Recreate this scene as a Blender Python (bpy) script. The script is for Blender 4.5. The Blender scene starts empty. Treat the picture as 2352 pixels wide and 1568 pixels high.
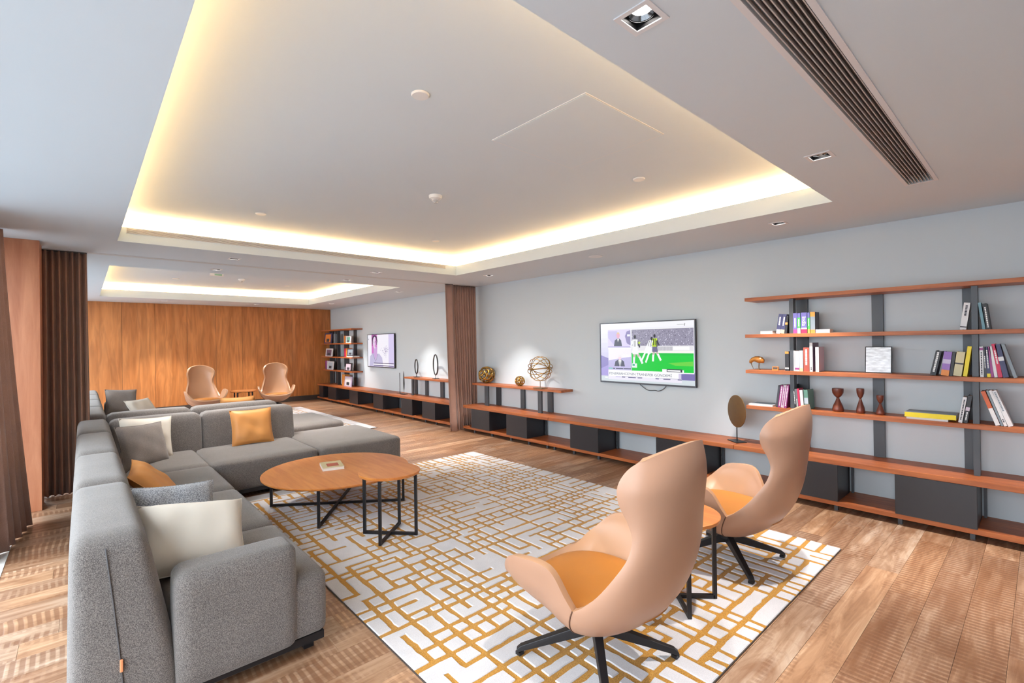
import bpy, bmesh, math, random
from mathutils import Vector, Matrix
R_ = random.Random(7)
scene = bpy.context.scene
col = scene.collection

# ------------------------------------------------------------------ camera
cam_d = bpy.data.cameras.new('camera'); cam = bpy.data.objects.new('camera', cam_d); col.objects.link(cam)
cam_d.sensor_width = 36.0; cam_d.lens = 16.824; cam_d.clip_start = 0.02; cam_d.clip_end = 200
cr = Vector((0.74418375, -0.66783616, -0.01361665)); cu = Vector((0.00831922, -0.01111696, 0.9999036)); cf = Vector((0.66792315, 0.74422529, 0.00271718))
cam.matrix_world = Matrix(((cr.x, cu.x, -cf.x, 0), (cr.y, cu.y, -cf.y, 0), (cr.z, cu.z, -cf.z, 1.6), (0, 0, 0, 1)))
scene.camera = cam

# ------------------------------------------------------------------ light levels
SKY_STRENGTH = 8.0
LED_STRENGTH = 52.0
SPOT_W = 120.0
scene.view_settings.view_transform = 'Standard'
scene.view_settings.look = 'None'
scene.view_settings.gamma = 1.0
scene.view_settings.use_curve_mapping = False
scene.view_settings.exposure = 0.05
world = bpy.data.worlds.new('sky'); scene.world = world; world.use_nodes = True
bg = world.node_tree.nodes['Background']; bg.inputs[0].default_value = (0.84, 0.93, 1.0, 1); bg.inputs[1].default_value = SKY_STRENGTH
scene.cycles.max_bounces = 8; scene.cycles.diffuse_bounces = 4; scene.cycles.glossy_bounces = 3

# main dimensions (metres)
XW = 5.62; ZC = 2.68; ZL = 2.83; ZU = 2.98; YB = 14.5; YF = -2.2; XL = -0.75; YM = 7.19
COVES = [(0.27, 4.42, 1.11, 6.23), (0.27, 4.48, 8.14, 13.06)]

# ------------------------------------------------------------------ helpers
def lin(c):
    out = []
    for v in c[:3]:
        v /= 255.0
        out.append(v/12.92 if v <= 0.04045 else ((v+0.055)/1.055)**2.4)
    return tuple(out)

MATS = {}
def new_mat(name):
    m = bpy.data.materials.new(name); m.use_nodes = True
    return m, m.node_tree.nodes, m.node_tree.links, m.node_tree.nodes['Principled BSDF']

def N(nodes, t, **kw):
    n = nodes.new(t)
    for k, v in kw.items():
        if k.startswith('i_'):
            key = k[2:]
            key = int(key) if key.isdigit() else key.replace('_', ' ')
            n.inputs[key].default_value = v
        else: setattr(n, k, v)
    return n

def mat(name, rgb, rough=0.6, metal=0.0, var=0.06, scale=20.0, spec=0.5, coat=0.0, bump=0.0, bscale=200.0):
    if name in MATS: return MATS[name]
    m, ns, ls, b = new_mat(name)
    c = lin(rgb)
    tc = N(ns, 'ShaderNodeTexCoord'); no = N(ns, 'ShaderNodeTexNoise', i_Scale=scale, i_Detail=3.0)
    ls.new(tc.outputs['Object'], no.inputs['Vector'])
    mx = N(ns, 'ShaderNodeMix', data_type='RGBA')
    mx.inputs[6].default_value = (*[v*(1-var) for v in c], 1); mx.inputs[7].default_value = (*[min(1, v*(1+var)) for v in c], 1)
    ls.new(no.outputs[0], mx.inputs[0]); ls.new(mx.outputs[2], b.inputs['Base Color'])
    b.inputs['Roughness'].default_value = rough; b.inputs['Metallic'].default_value = metal
    b.inputs['Specular IOR Level'].default_value = spec; b.inputs['Coat Weight'].default_value = coat
    if bump:
        n2 = N(ns, 'ShaderNodeTexNoise', i_Scale=bscale, i_Detail=2.0); bp = N(ns, 'ShaderNodeBump', i_Strength=bump, i_Distance=0.003)
        ls.new(tc.outputs['Object'], n2.inputs['Vector']); ls.new(n2.outputs[0], bp.inputs['Height']); ls.new(bp.outputs[0], b.inputs['Normal'])
    MATS[name] = m
    return m

def wood(name, c1, c2, axis='Y', rough=0.4, stretch=14.0, scale=2.0, coat=0.15, figure=0.0):
    m, ns, ls, b = new_mat(name)
    tc = N(ns, 'ShaderNodeNewGeometry'); mp = N(ns, 'ShaderNodeMapping')
    s = {'X': (1, stretch, stretch), 'Y': (stretch, 1, stretch), 'Z': (stretch, stretch, 1)}[axis]
    mp.inputs['Scale'].default_value = s
    ls.new(tc.outputs['Position'], mp.inputs[0])
    n1 = N(ns, 'ShaderNodeTexNoise', i_Scale=scale, i_Detail=(2.5 if figure else 6.0), i_Roughness=0.6, i_Distortion=(0.25 if figure else 0.6))
    ls.new(mp.outputs[0], n1.inputs['Vector'])
    rp = N(ns, 'ShaderNodeValToRGB'); rp.color_ramp.elements[0].position = 0.3; rp.color_ramp.elements[1].position = 0.72
    rp.color_ramp.elements[0].color = (*lin(c1), 1); rp.color_ramp.elements[1].color = (*lin(c2), 1)
    ls.new(n1.outputs[0], rp.inputs[0])
    out = rp.outputs[0]
    if figure:
        m2 = N(ns, 'ShaderNodeMapping'); m2.inputs['Scale'].default_value = (6.5, 1, 0.8)
        ls.new(tc.outputs['Position'], m2.inputs[0])
        n2 = N(ns, 'ShaderNodeTexNoise', i_Scale=1.5, i_Detail=2.0, i_Distortion=1.2); ls.new(m2.outputs[0], n2.inputs['Vector'])
        mx = N(ns, 'ShaderNodeMix', data_type='RGBA', blend_type='MULTIPLY'); mx.inputs[0].default_value = figure
        r2 = N(ns, 'ShaderNodeValToRGB'); r2.color_ramp.elements[0].position = 0.35; r2.color_ramp.elements[1].position = 0.62
        r2.color_ramp.elements[0].color = (0.62, 0.55, 0.5, 1); r2.color_ramp.elements[1].color = (1.15, 1.1, 1.05, 1)
        ls.new(n2.outputs[0], r2.inputs[0]); ls.new(out, mx.inputs[6]); ls.new(r2.outputs[0], mx.inputs[7]); out = mx.outputs[2]
    ls.new(out, b.inputs['Base Color'])
    b.inputs['Roughness'].default_value = rough; b.inputs['Coat Weight'].default_value = coat; b.inputs['Coat Roughness'].default_value = 0.3
    bp = N(ns, 'ShaderNodeBump', i_Strength=0.08, i_Distance=0.002); ls.new(n1.outputs[0], bp.inputs['Height']); ls.new(bp.outputs[0], b.inputs['Normal'])
    MATS[name] = m
    return m

def emit(name, rgb, strength):
    m, ns, ls, b = new_mat(name)
    b.inputs['Base Color'].default_value = (0, 0, 0, 1); b.inputs['Emission Color'].default_value = (*rgb, 1); b.inputs['Emission Strength'].default_value = strength
    MATS[name] = m
    return m

class MB:
    def __init__(s): s.v = []; s.f = []; s.c = []
    def add(s, v, f, fn=None):
        o = len(s.v); s.v += [tuple(fn(*p)) if fn else tuple(p) for p in v]; s.f += [tuple(i+o for i in q) for q in f]; return s
    def box(s, x0, x1, y0, y1, z0, z1):
        v = [(x, y, z) for z in (z0, z1) for y in (y0, y1) for x in (x0, x1)]
        return s.add(v, [(0, 2, 3, 1), (4, 5, 7, 6), (0, 1, 5, 4), (2, 6, 7, 3), (0, 4, 6, 2), (1, 3, 7, 5)])
    def cbox(s, x, y, z, sx, sy, sz): return s.box(x-sx/2, x+sx/2, y-sy/2, y+sy/2, z-sz/2, z+sz/2)
    def bar(s, a, b, w, h, up=(0, 0, 1)):
        a = Vector(a); b = Vector(b); d = (b-a).normalized(); u = Vector(up)
        r = d.cross(u)
        if r.length < 1e-4: r = d.cross(Vector((1, 0, 0)))
        r.normalize(); u = r.cross(d).normalized()
        v = [p+r*i*w/2+u*j*h/2 for p in (a, b) for i, j in ((-1, -1), (1, -1), (1, 1), (-1, 1))]
        return s.add(v, [(0, 1, 2, 3), (7, 6, 5, 4), (0, 4, 5, 1), (1, 5, 6, 2), (2, 6, 7, 3), (3, 7, 4, 0)])
    def lathe(s, prof, n=24, c=(0, 0, 0), close=True):
        v = []; f = []
        for r, z in prof:
            for i in range(n):
                a = 2*math.pi*i/n; v.append((c[0]+r*math.cos(a), c[1]+r*math.sin(a), c[2]+z))
        for k in range(len(prof)-1):
            for i in range(n): j = (i+1) % n; f.append((k*n+i, k*n+j, (k+1)*n+j, (k+1)*n+i))
        if close: f.append(tuple(range(n-1, -1, -1))); f.append(tuple((len(prof)-1)*n+i for i in range(n)))
        return s.add(v, f)
    def sweep(s, path, rad, n=8, closed=False, flat=1.0, ref=None):
        P = [Vector(p) for p in path]; L = len(P); v = []; f = []
        if not hasattr(rad, '__len__'): rad = [rad]*L
        up = Vector(ref) if ref else None
        for k, p in enumerate(P):
            a = P[k-1] if (k > 0 or closed) else P[k]; b = P[(k+1) % L] if (k < L-1 or closed) else P[k]
            t = (b-a).normalized()
            if up is None: up = Vector((0, 0, 1)) if abs(t.z) < .9 else Vector((1, 0, 0))
            r = t.cross(up)
            if r.length < 1e-5: r = t.cross(Vector((.3, .8, .5)))
            r.normalize(); u = r.cross(t).normalized()
            if ref is None: up = u
            for i in range(n):
                an = 2*math.pi*i/n; v.append(p+r*math.cos(an)*rad[k]+u*math.sin(an)*rad[k]*flat)
        for k in range(L if closed else L-1):
            k2 = (k+1) % L
            for i in range(n): j = (i+1) % n; f.append((k*n+i, k*n+j, k2*n+j, k2*n+i))
        if not closed: f.append(tuple(range(n-1, -1, -1))); f.append(tuple((L-1)*n+i for i in range(n)))
        return s.add(v, f)
    def prism(s, poly, z0, z1):
        n = len(poly); v = [(x, y, z0) for x, y in poly]+[(x, y, z1) for x, y in poly]
        return s.add(v, [tuple(range(n-1, -1, -1)), tuple(range(n, 2*n))]+[(i, (i+1) % n, n+(i+1) % n, n+i) for i in range(n)])
    def soft(s, x0, x1, y0, y1, z0, z1, r, bulge=(0, 0, 0), n=10, fn=None):
        """rounded box with pillowed faces"""
        key = {}; v = []; f = []
        cx, cy, cz = (x0+x1)/2, (y0+y1)/2, (z0+z1)/2; hx, hy, hz = (x1-x0)/2, (y1-y0)/2, (z1-z0)/2
        g = [-1+2*i/n for i in range(n+1)]
        g = [math.copysign(abs(t)**0.75, t) for t in g]
        def pt(a, b, c):
            k = (round(a, 5), round(b, 5), round(c, 5))
            if k in key: return key[k]
            q = [a*hx, b*hy, c*hz]; h = (hx, hy, hz); inner = [max(-(hh-r), min(hh-r, qq)) for hh, qq in zip(h, q)]
            # distribute edge zone
            d = Vector([qq-ii for qq, ii in zip(q, inner)])
            if d.length > 1e-9:
                m = max(abs(t) for t in d); d = d.normalized()*m
            p = [ii+dd for ii, dd in zip(inner, d)]
            p[0] += math.copysign(bulge[0]*(1-b*b)*(1-c*c), a) if abs(a) > .999 else 0
            p[1] += math.copysign(bulge[1]*(1-a*a)*(1-c*c), b) if abs(b) > .999 else 0
            p[2] += math.copysign(bulge[2]*(1-a*a)*(1-b*b), c) if abs(c) > .999 else 0
            key[k] = len(v); v.append((p[0]+cx, p[1]+cy, p[2]+cz)); return key[k]
        for sgn in (-1, 1):
            for ax in range(3):
                for i in range(n):
                    for j in range(n):
                        q = []
                        for (u, w) in ((g[i], g[j]), (g[i+1], g[j]), (g[i+1], g[j+1]), (g[i], g[j+1])):
                            t = [u, w]; t.insert(ax, sgn); q.append(pt(*t))
                        f.append(tuple(q))
        return s.add(v, f, fn)
    def mesh(s, name, m=None, smooth=None, fix=True):
        me = bpy.data.meshes.new(name); me.from_pydata(s.v, [], s.f)
        if fix:
            bm = bmesh.new(); bm.from_mesh(me); bmesh.ops.recalc_face_normals(bm, faces=bm.faces); bm.to_mesh(me); bm.free()
        if m: me.materials.append(m)
        if smooth:
            for p in me.polygons: p.use_smooth = True
            if smooth < 180: me.set_sharp_from_angle(angle=math.radians(smooth))
        return me
    def obj(s, name, m=None, parent=None, smooth=None, fix=True, bevel=0.0):
        o = bpy.data.objects.new(name, s.mesh(name, m, smooth, fix)); col.objects.link(o); o.parent = parent
        if bevel:
            b = o.modifiers.new('bevel', 'BEVEL'); b.width = bevel; b.segments = 2; b.limit_method = 'ANGLE'
        return o

def tag(o, label, cat, group=None):
    o['label'] = label; o['category'] = cat
    if group: o['group'] = group
    return o
def thing(name, label, cat, loc=(0, 0, 0), rz=0.0, group=None):
    o = bpy.data.objects.new(name, None); col.objects.link(o); o.location = loc; o.rotation_euler = (0, 0, rz); o.empty_display_size = 0.1
    return tag(o, label, cat, group)
def struct(o, label=None):
    o['kind'] = 'structure'
    if label: o['label'] = label
    return o
def dup(root, loc, rz, label):
    r = root.copy(); col.objects.link(r); r.location = loc; r.rotation_euler = (0, 0, rz); r['label'] = label
    for ch in root.children:
        c = ch.copy(); col.objects.link(c); c.parent = r
        for g in ch.children: d = g.copy(); col.objects.link(d); d.parent = c
    return r
def text_mesh(body, size, name):
    cu_ = bpy.data.curves.new(name, 'FONT'); cu_.body = body; cu_.size = size; cu_.align_x = 'CENTER'; cu_.align_y = 'CENTER'
    o = bpy.data.objects.new(name, cu_); col.objects.link(o)
    bpy.context.view_layer.update()
    me = bpy.data.meshes.new_from_object(o.evaluated_get(bpy.context.evaluated_depsgraph_get()))
    bpy.data.objects.remove(o); me.name = name
    return me
def catmull(pts, n):
    P = [Vector(p) for p in pts]; out = []
    for i in range(len(P)-1):
        p0 = P[max(i-1, 0)]; p1 = P[i]; p2 = P[i+1]; p3 = P[min(i+2, len(P)-1)]
        for k in range(n):
            t = k/n
            out.append(0.5*((2*p1)+(p2-p0)*t+(2*p0-5*p1+4*p2-p3)*t*t+(3*p1-p0-3*p2+p3)*t**3))
    out.append(P[-1]); return out

# ------------------------------------------------------------------ materials
m_ceil = mat('ceiling_paint', (216, 226, 234), 0.75, var=0.01, scale=2)
m_wall = mat('wall_paint', (205, 214, 220), 0.7, var=0.012, scale=2)
m_white = mat('white_metal', (228, 226, 228), 0.45, var=0.01)
m_whitepl = mat('white_plastic', (235, 235, 235), 0.4, var=0.01)
m_black = mat('black_metal', (38, 37, 40), 0.42, metal=0.35, var=0.05)
m_blackbox = mat('black_lacquer', (40, 39, 44), 0.38, var=0.04)
m_post = mat('graphite_metal', (78, 81, 86), 0.45, metal=0.3, var=0.04)
m_dark = mat('dark_void', (18, 18, 19), 0.8, var=0.02)
m_base = mat('dark_baseboard', (70, 62, 58), 0.5)
m_brass = mat('aged_brass', (168, 128, 62), 0.32, metal=0.9, var=0.25, scale=14)
m_bronze = mat('matte_bronze', (128, 100, 66), 0.45, metal=0.6, var=0.08)
m_benchwood = wood('bench_walnut', (146, 74, 36), (194, 112, 58), 'Y', 0.46, 16, 1.6, 0.06)
m_table = wood('table_oak', (184, 104, 44), (212, 138, 70), 'Y', 0.4, 10, 1.6, 0.2)
m_panel = wood('panel_veneer', (178, 110, 56), (204, 136, 78), 'Z', 0.42, 9, 0.9, 0.1, figure=0.55)
m_pil = wood('pilaster_veneer', (170, 104, 70), (198, 134, 98), 'Z', 0.45, 10, 1.4, 0.08)
m_candle = wood('turned_rosewood', (88, 40, 28), (126, 62, 42), 'Z', 0.35, 8, 6, 0.2)
m_leather_o = mat('taupe_leather', (176, 136, 112), 0.36, var=0.03, scale=3, bump=0.05, bscale=350)
m_leather_i = mat('caramel_leather', (186, 118, 42), 0.45, var=0.04, scale=3, bump=0.05, bscale=350)
m_leather_n = mat('taupe_leather_warm_lit', (186, 144, 112), 0.36, var=0.03, scale=3, bump=0.05, bscale=350)  # same leather as the outside; warm light on inner face and rim in the colour
m_cush_o = mat('tan_leather_cushion', (212, 146, 80), 0.48, var=0.06, scale=5, bump=0.08, bscale=60)
m_cush_c = mat('cream_cotton', (222, 214, 202), 0.85, var=0.02, bump=0.1, bscale=400)
m_led = emit('led_strip_glow', (1.0, 0.60, 0.25), LED_STRENGTH)
m_lamp = emit('downlight_lamp', (1.0, 0.95, 0.88), 14.0)
m_stone = mat('pale_stone', (232, 230, 226), 0.4, var=0.03, scale=6)

def fabric(name, rgb, rgb2, scale=420.0):
    m, ns, ls, b = new_mat(name)
    tc = N(ns, 'ShaderNodeNewGeometry'); mp = N(ns, 'ShaderNodeMapping'); mp.inputs['Rotation'].default_value = (0.5, 0.6, 0.7); mp.inputs['Scale'].default_value = (1, 2.2, 1)
    ls.new(tc.outputs['Position'], mp.inputs[0])
    n1 = N(ns, 'ShaderNodeTexNoise', i_Scale=scale*0.55, i_Detail=1.5); ls.new(mp.outputs[0], n1.inputs['Vector'])
    n2 = N(ns, 'ShaderNodeTexNoise', i_Scale=6.0, i_Detail=3.0); ls.new(tc.outputs['Position'], n2.inputs['Vector'])
    mx = N(ns, 'ShaderNodeMix', data_type='RGBA'); rp = N(ns, 'ShaderNodeValToRGB'); rp.color_ramp.elements[0].position = 0.38; rp.color_ramp.elements[1].position = 0.66
    ls.new(n1.outputs[0], rp.inputs[0]); ls.new(rp.outputs[0], mx.inputs[0])
    mx.inputs[6].default_value = (*lin(rgb), 1); mx.inputs[7].default_value = (*lin(rgb2), 1)
    m2 = N(ns, 'ShaderNodeMix', data_type='RGBA', blend_type='MULTIPLY'); m2.inputs[0].default_value = 0.25
    ls.new(mx.outputs[2], m2.inputs[6]); ls.new(n2.outputs[0], m2.inputs[7])
    ls.new(m2.outputs[2], b.inputs['Base Color']); b.inputs['Roughness'].default_value = 0.9; b.inputs['Sheen Weight'].default_value = 0.25
    b.inputs['Specular IOR Level'].default_value = 0.2
    bp = N(ns, 'ShaderNodeBump', i_Strength=0.35, i_Distance=0.002); ls.new(n1.outputs[0], bp.inputs['Height']); ls.new(bp.outputs[0], b.inputs['Normal'])
    MATS[name] = m; return m
m_sofa = fabric('sofa_weave', (88, 83, 81), (140, 133, 129), 520)
m_cush_g = fabric('grey_cushion_weave', (120, 112, 108), (158, 148, 142), 700)
m_cush_w = fabric('blue_grey_tweed', (116, 118, 124), (196, 198, 204), 300)
m_curt = fabric('mauve_brown_curtain', (172, 134, 120), (200, 164, 148), 900)
m_curt_d = fabric('dark_brown_curtain', (150, 110, 90), (182, 142, 118), 900)
m_rug_c = fabric('cream_wool_pile', (216, 214, 218), (238, 236, 240), 500)
m_rug_g = fabric('gold_wool_pile', (176, 120, 30), (218, 162, 62), 300)

def floor_mat():
    m, ns, ls, b = new_mat('reclaimed_oak_planks')
    geo = N(ns, 'ShaderNodeNewGeometry'); at = N(ns, 'ShaderNodeAttribute', attribute_name='tone')
    sep = N(ns, 'ShaderNodeSeparateColor'); ls.new(at.outputs['Color'], sep.inputs[0])
    # offset the position per plank
    vm = N(ns, 'ShaderNodeVectorMath', operation='SCALE'); vm.inputs['Scale'].default_value = 37.0; ls.new(at.outputs['Color'], vm.inputs[0])
    va = N(ns, 'ShaderNodeVectorMath', operation='ADD'); ls.new(geo.outputs['Position'], va.inputs[0]); ls.new(vm.outputs[0], va.inputs[1])
    mp = N(ns, 'ShaderNodeMapping'); mp.inputs['Scale'].default_value = (1.0, 11, 1); ls.new(va.outputs[0], mp.inputs[0])
    n1 = N(ns, 'ShaderNodeTexNoise', i_Scale=1.7, i_Detail=7.0, i_Roughness=0.6, i_Distortion=0.8); ls.new(mp.outputs[0], n1.inputs['Vector'])
    r1 = N(ns, 'ShaderNodeValToRGB'); e = r1.color_ramp.elements; e[0].position = 0.30; e[1].position = 0.74
    e[0].color = (*lin((146, 108, 80)), 1); e[1].color = (*lin((212, 185, 160)), 1)
    x = r1.color_ramp.elements.new(0.52); x.color = (*lin((184, 149, 120)), 1)
    ls.new(n1.outputs[0], r1.inputs[0])
    # per plank tint
    r2 = N(ns, 'ShaderNodeValToRGB'); e = r2.color_ramp.elements; r2.color_ramp.interpolation = 'CONSTANT'
    e[0].color = (0.80, 0.76, 0.74, 1); e[1].position = 0.22; e[1].color = (1.0, 0.92, 0.83, 1)
    for p, c in ((0.42, (0.78, 0.70, 0.64, 1)), (0.56, (1.12, 1.08, 1.04, 1)), (0.78, (0.93, 0.97, 1.02, 1))):
        x = r2.color_ramp.elements.new(p); x.color = c
    ls.new(sep.outputs[0], r2.inputs[0])
    m1 = N(ns, 'ShaderNodeMix', data_type='RGBA', blend_type='MULTIPLY'); m1.inputs[0].default_value = 1.0
    ls.new(r1.outputs[0], m1.inputs[6]); ls.new(r2.outputs[0], m1.inputs[7])
    # saw marks across the board
    sx = N(ns, 'ShaderNodeSeparateXYZ'); ls.new(geo.outputs['Position'], sx.inputs[0])
    wn = N(ns, 'ShaderNodeTexNoise', i_Scale=3.0, i_Detail=1.0); ls.new(va.outputs[0], wn.inputs['Vector'])
    ma = N(ns, 'ShaderNodeMath', operation='MULTIPLY_ADD'); ls.new(wn.outputs[0], ma.inputs[0]); ma.inputs[1].default_value = 0.05; ls.new(sx.outputs[0], ma.inputs[2])
    mm = N(ns, 'ShaderNodeMath', operation='MULTIPLY'); ls.new(ma.outputs[0], mm.inputs[0]); mm.inputs[1].default_value = 2*math.pi/0.038
    sn = N(ns, 'ShaderNodeMath', operation='SINE'); ls.new(mm.outputs[0], sn.inputs[0])
    st = N(ns, 'ShaderNodeMapRange', i_1=-0.75, i_2=0.1); ls.new(sn.outputs[0], st.inputs[0])
    mk = N(ns, 'ShaderNodeMapping'); mk.inputs['Scale'].default_value = (1.2, 5.0, 1); ls.new(va.outputs[0], mk.inputs[0])
    mn = N(ns, 'ShaderNodeTexNoise', i_Scale=2.0, i_Detail=4.0, i_Roughness=0.65); ls.new(mk.outputs[0], mn.inputs['Vector'])
    ad = N(ns, 'ShaderNodeMath', operation='MULTIPLY_ADD'); ls.new(sep.outputs[1], ad.inputs[0]); ad.inputs[1].default_value = 0.45; ls.new(mn.outputs[0], ad.inputs[2])
    mr = N(ns, 'ShaderNodeMapRange', i_1=0.58, i_2=0.74); ls.new(ad.outputs[0], mr.inputs[0])
    mu = N(ns, 'ShaderNodeMath', operation='MULTIPLY'); ls.new(st.outputs[0], mu.inputs[0]); ls.new(mr.outputs[0], mu.inputs[1])
    m3 = N(ns, 'ShaderNodeMix', data_type='RGBA'); m3.inputs[7].default_value = (*lin((118, 76, 50)), 1)
    mh = N(ns, 'ShaderNodeMath', operation='MULTIPLY'); ls.new(mu.outputs[0], mh.inputs[0]); mh.inputs[1].default_value = 0.62
    bn = N(ns, 'ShaderNodeTexNoise', i_Scale=1.1, i_Detail=5.0, i_Roughness=0.7, i_Distortion=1.0); bm_ = N(ns, 'ShaderNodeMapping'); bm_.inputs['Scale'].default_value = (1.6, 4.5, 1); ls.new(va.outputs[0], bm_.inputs[0]); ls.new(bm_.outputs[0], bn.inputs['Vector'])
    br = N(ns, 'ShaderNodeMapRange', i_1=0.50, i_2=0.66, i_3=0.0, i_4=0.62); ls.new(bn.outputs[0], br.inputs[0])
    m5 = N(ns, 'ShaderNodeMix', data_type='RGBA'); m5.inputs[7].default_value = (*lin((128, 84, 52)), 1); ls.new(br.outputs[0], m5.inputs[0]); ls.new(m1.outputs[2], m5.inputs[6])
    ls.new(mh.outputs[0], m3.inputs[0]); ls.new(m5.outputs[2], m3.inputs[6])
    # knots
    kv = N(ns, 'ShaderNodeTexVoronoi', i_Scale=1.6); kp = N(ns, 'ShaderNodeMapping'); kp.inputs['Scale'].default_value = (0.8, 1.6, 1); ls.new(va.outputs[0], kp.inputs[0]); ls.new(kp.outputs[0], kv.inputs['Vector'])
    kr = N(ns, 'ShaderNodeMapRange', i_1=0.02, i_2=0.055, i_3=0.8, i_4=0.0); ls.new(kv.outputs['Distance'], kr.inputs[0])
    m4 = N(ns, 'ShaderNodeMix', data_type='RGBA'); m4.inputs[7].default_value = (*lin((66, 44, 36)), 1); ls.new(kr.outputs[0], m4.inputs[0]); ls.new(m3.outputs[2], m4.inputs[6])
    ls.new(m4.outputs[2], b.inputs['Base Color'])
    b.inputs['Roughness'].default_value = 0.38; b.inputs['Coat Weight'].default_value = 0.25; b.inputs['Coat Roughness'].default_value = 0.25
    bp = N(ns, 'ShaderNodeBump', i_Strength=0.25, i_Distance=0.002); ls.new(mu.outputs[0], bp.inputs['Height']); bp.invert = True; ls.new(bp.outputs[0], b.inputs['Normal'])
    MATS['floor'] = m; return m
m_floor = floor_mat()

def vcol_mat(name, strength):
    m, ns, ls, b = new_mat(name)
    at = N(ns, 'ShaderNodeAttribute', attribute_name='tone')
    b.inputs['Base Color'].default_value = (0.01, 0.01, 0.01, 1); b.inputs['Roughness'].default_value = 0.25
    ls.new(at.outputs['Color'], b.inputs['Emission Color']); b.inputs['Emission Strength'].default_value = strength
    return m
m_screen = vcol_mat('lit_screen', 0.95)

# ------------------------------------------------------------------ floor
def set_tone(me, cols):
    a = me.color_attributes.new('tone', 'FLOAT_COLOR', 'CORNER')
    k = 0
    for p, c in zip(me.polygons, cols):
        for _ in p.loop_indices: a.data[k].color = (*c, 1); k += 1

floor = struct(MB().box(XL, XW, YF, YB, -0.10, -0.012).obj('floor', m_dark), 'dark subfloor under reclaimed oak planks')
PW = 0.18; rest = MB(); rest_c = []
y = YF; row = 0; nparts = 0
FX0 = -0.445
while y < YB-1e-6:
    y1 = min(y+PW, YB)
    x = FX0 - R_.uniform(0, 1.4)
    while x < XW-1e-6:
        L = R_.uniform(0.9, 2.1); x1 = x+L
        if XW-x1 < 0.35: x1 = XW
        a, b_ = max(x, FX0), min(x1, XW)
        if b_-a > 0.03:
            tone = (R_.random(), R_.random(), R_.random())
            g = 0.0007
            dims = (a+g, b_-g, y+g, y1-g, -0.012, 0.0)
            # rows 0.1 .. 10.6 m ahead of the camera are the planks that show
            if 0.1 < y < 10.8 and nparts < 300:
                nparts += 1
                o = MB().box(*dims).obj('plank', m_floor, floor); set_tone(o.data, [tone]*6)
            else:
                rest.box(*dims); rest_c += [tone]*6
        x = x1
    y = y1; row += 1
o = rest.obj('planks_beyond', m_floor, floor); set_tone(o.data, rest_c); o['kind'] = 'stuff'
struct(MB().box(XL, FX0, YF, YB, -0.1, 0.004).obj('trim_1', m_stone), 'pale stone strip along the window side of the floor')

# ------------------------------------------------------------------ walls
struct(MB().box(XW, XW+0.12, YF-0.12, YB+0.12, -0.1, 3.1).obj('wall_right', m_wall), 'pale grey painted wall behind the long bench')
wb = struct(MB().box(XL-0.12, XW, YB+0.02, YB+0.14, -0.1, 3.1).obj('wall_back', m_dark), 'far wall clad in orange-brown wood veneer')
seams = [-0.60, 0.06, 0.69, 1.32, 1.97, 2.60, 3.22, 3.86, 4.50, 5.10, XW-0.003]
for a, b_ in zip(seams[:-1], seams[1:]):
    MB().box(a+0.0025, b_-0.0025, YB, YB+0.02, 0.14, ZC).obj('panel', m_panel, wb, bevel=0.002)
struct(MB().box(XL, XW, YB-0.012, YB+0.02, 0, 0.14).obj('baseboard_back', m_base), 'dark baseboard under the wood panelled wall')
struct(MB().box(XL-0.12, XW, YF-0.12, YF, -0.1, 3.1).obj('wall_front', m_wall), 'pale painted wall behind the viewer')
# window wall
glass = bpy.data.materials.new('window_glass'); glass.use_nodes = True
gn = glass.node_tree.nodes; gl = glass.node_tree.links
gn.remove(gn['Principled BSDF']); tr = gn.new('ShaderNodeBsdfTransparent'); gs = gn.new('ShaderNodeBsdfGlossy'); gs.inputs['Roughness'].default_value = 0.02
gm = gn.new('ShaderNodeMixShader'); gm.inputs[0].default_value = 0.06; gl.new(tr.outputs[0], gm.inputs[1]); gl.new(gs.outputs[0], gm.inputs[2]); gl.new(gm.outputs[0], gn['Material Output'].inputs['Surface'])
m_frame = mat('bronze_window_frame', (74, 68, 64), 0.45, metal=0.4)
wl = MB().box(XL-0.12, XL, YF-0.12, -0.70, -0.1, 3.1).box(XL-0.12, XL, 6.45, 7.9, -0.1, 3.1).box(XL-0.12, XL, 14.2, YB+0.14, -0.1, 3.1).box(XL-0.12, XL, -0.70, 6.45, ZC-0.08, 3.1).box(XL-0.12, XL, 7.9, 14.2, ZC-0.08, 3.1)
struct(wl.obj('wall_left', m_wall), 'window wall on the curtain side of the room')
for wi, (a, b_, n) in enumerate(((-0.70, 6.45, 4), (7.9, 14.2, 4))):
    fr = MB(); w = (b_-a)/n; z1 = ZC-0.08
    for k in range(n+1): yy = a+k*w; fr.cbox(XL-0.06, min(max(yy, a+0.03), b_-0.03), z1/2, 0.08, 0.06, z1)
    fr.box(XL-0.10, XL-0.02, a, b_, 0, 0.06).box(XL-0.10, XL-0.02, a, b_, z1-0.06, z1)
    wo = struct(fr.obj('window_%d' % (wi+1), m_frame), 'floor to ceiling window with dark bronze frame')
    for k in range(n): MB().box(XL-0.066, XL-0.054, a+k*w+0.03, a+(k+1)*w-0.03, 0.06, z1-0.06).obj('pane', glass, wo)
    ld = bpy.data.lights.new('window_portal', 'AREA'); ld.shape = 'RECTANGLE'; ld.size = z1; ld.size_y = b_-a; ld.cycles.is_portal = True
    lo = bpy.data.objects.new('window_portal', ld); col.objects.link(lo); lo.location = (XL-0.13, (a+b_)/2, z1/2); lo.rotation_euler = (0, math.radians(-90), 0); lo.parent = wo
struct(MB().box(-45, XL-0.125, -30, 45, -0.3, -0.12).obj('bounce_ground', mat('bounce_ground_grey', (140, 144, 148), 0.8, var=.1, scale=1)), 'unseen grey ground added outside the windows to bounce daylight indoors')  # unseen plane, added to set how much daylight reaches the ceiling from below
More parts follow.
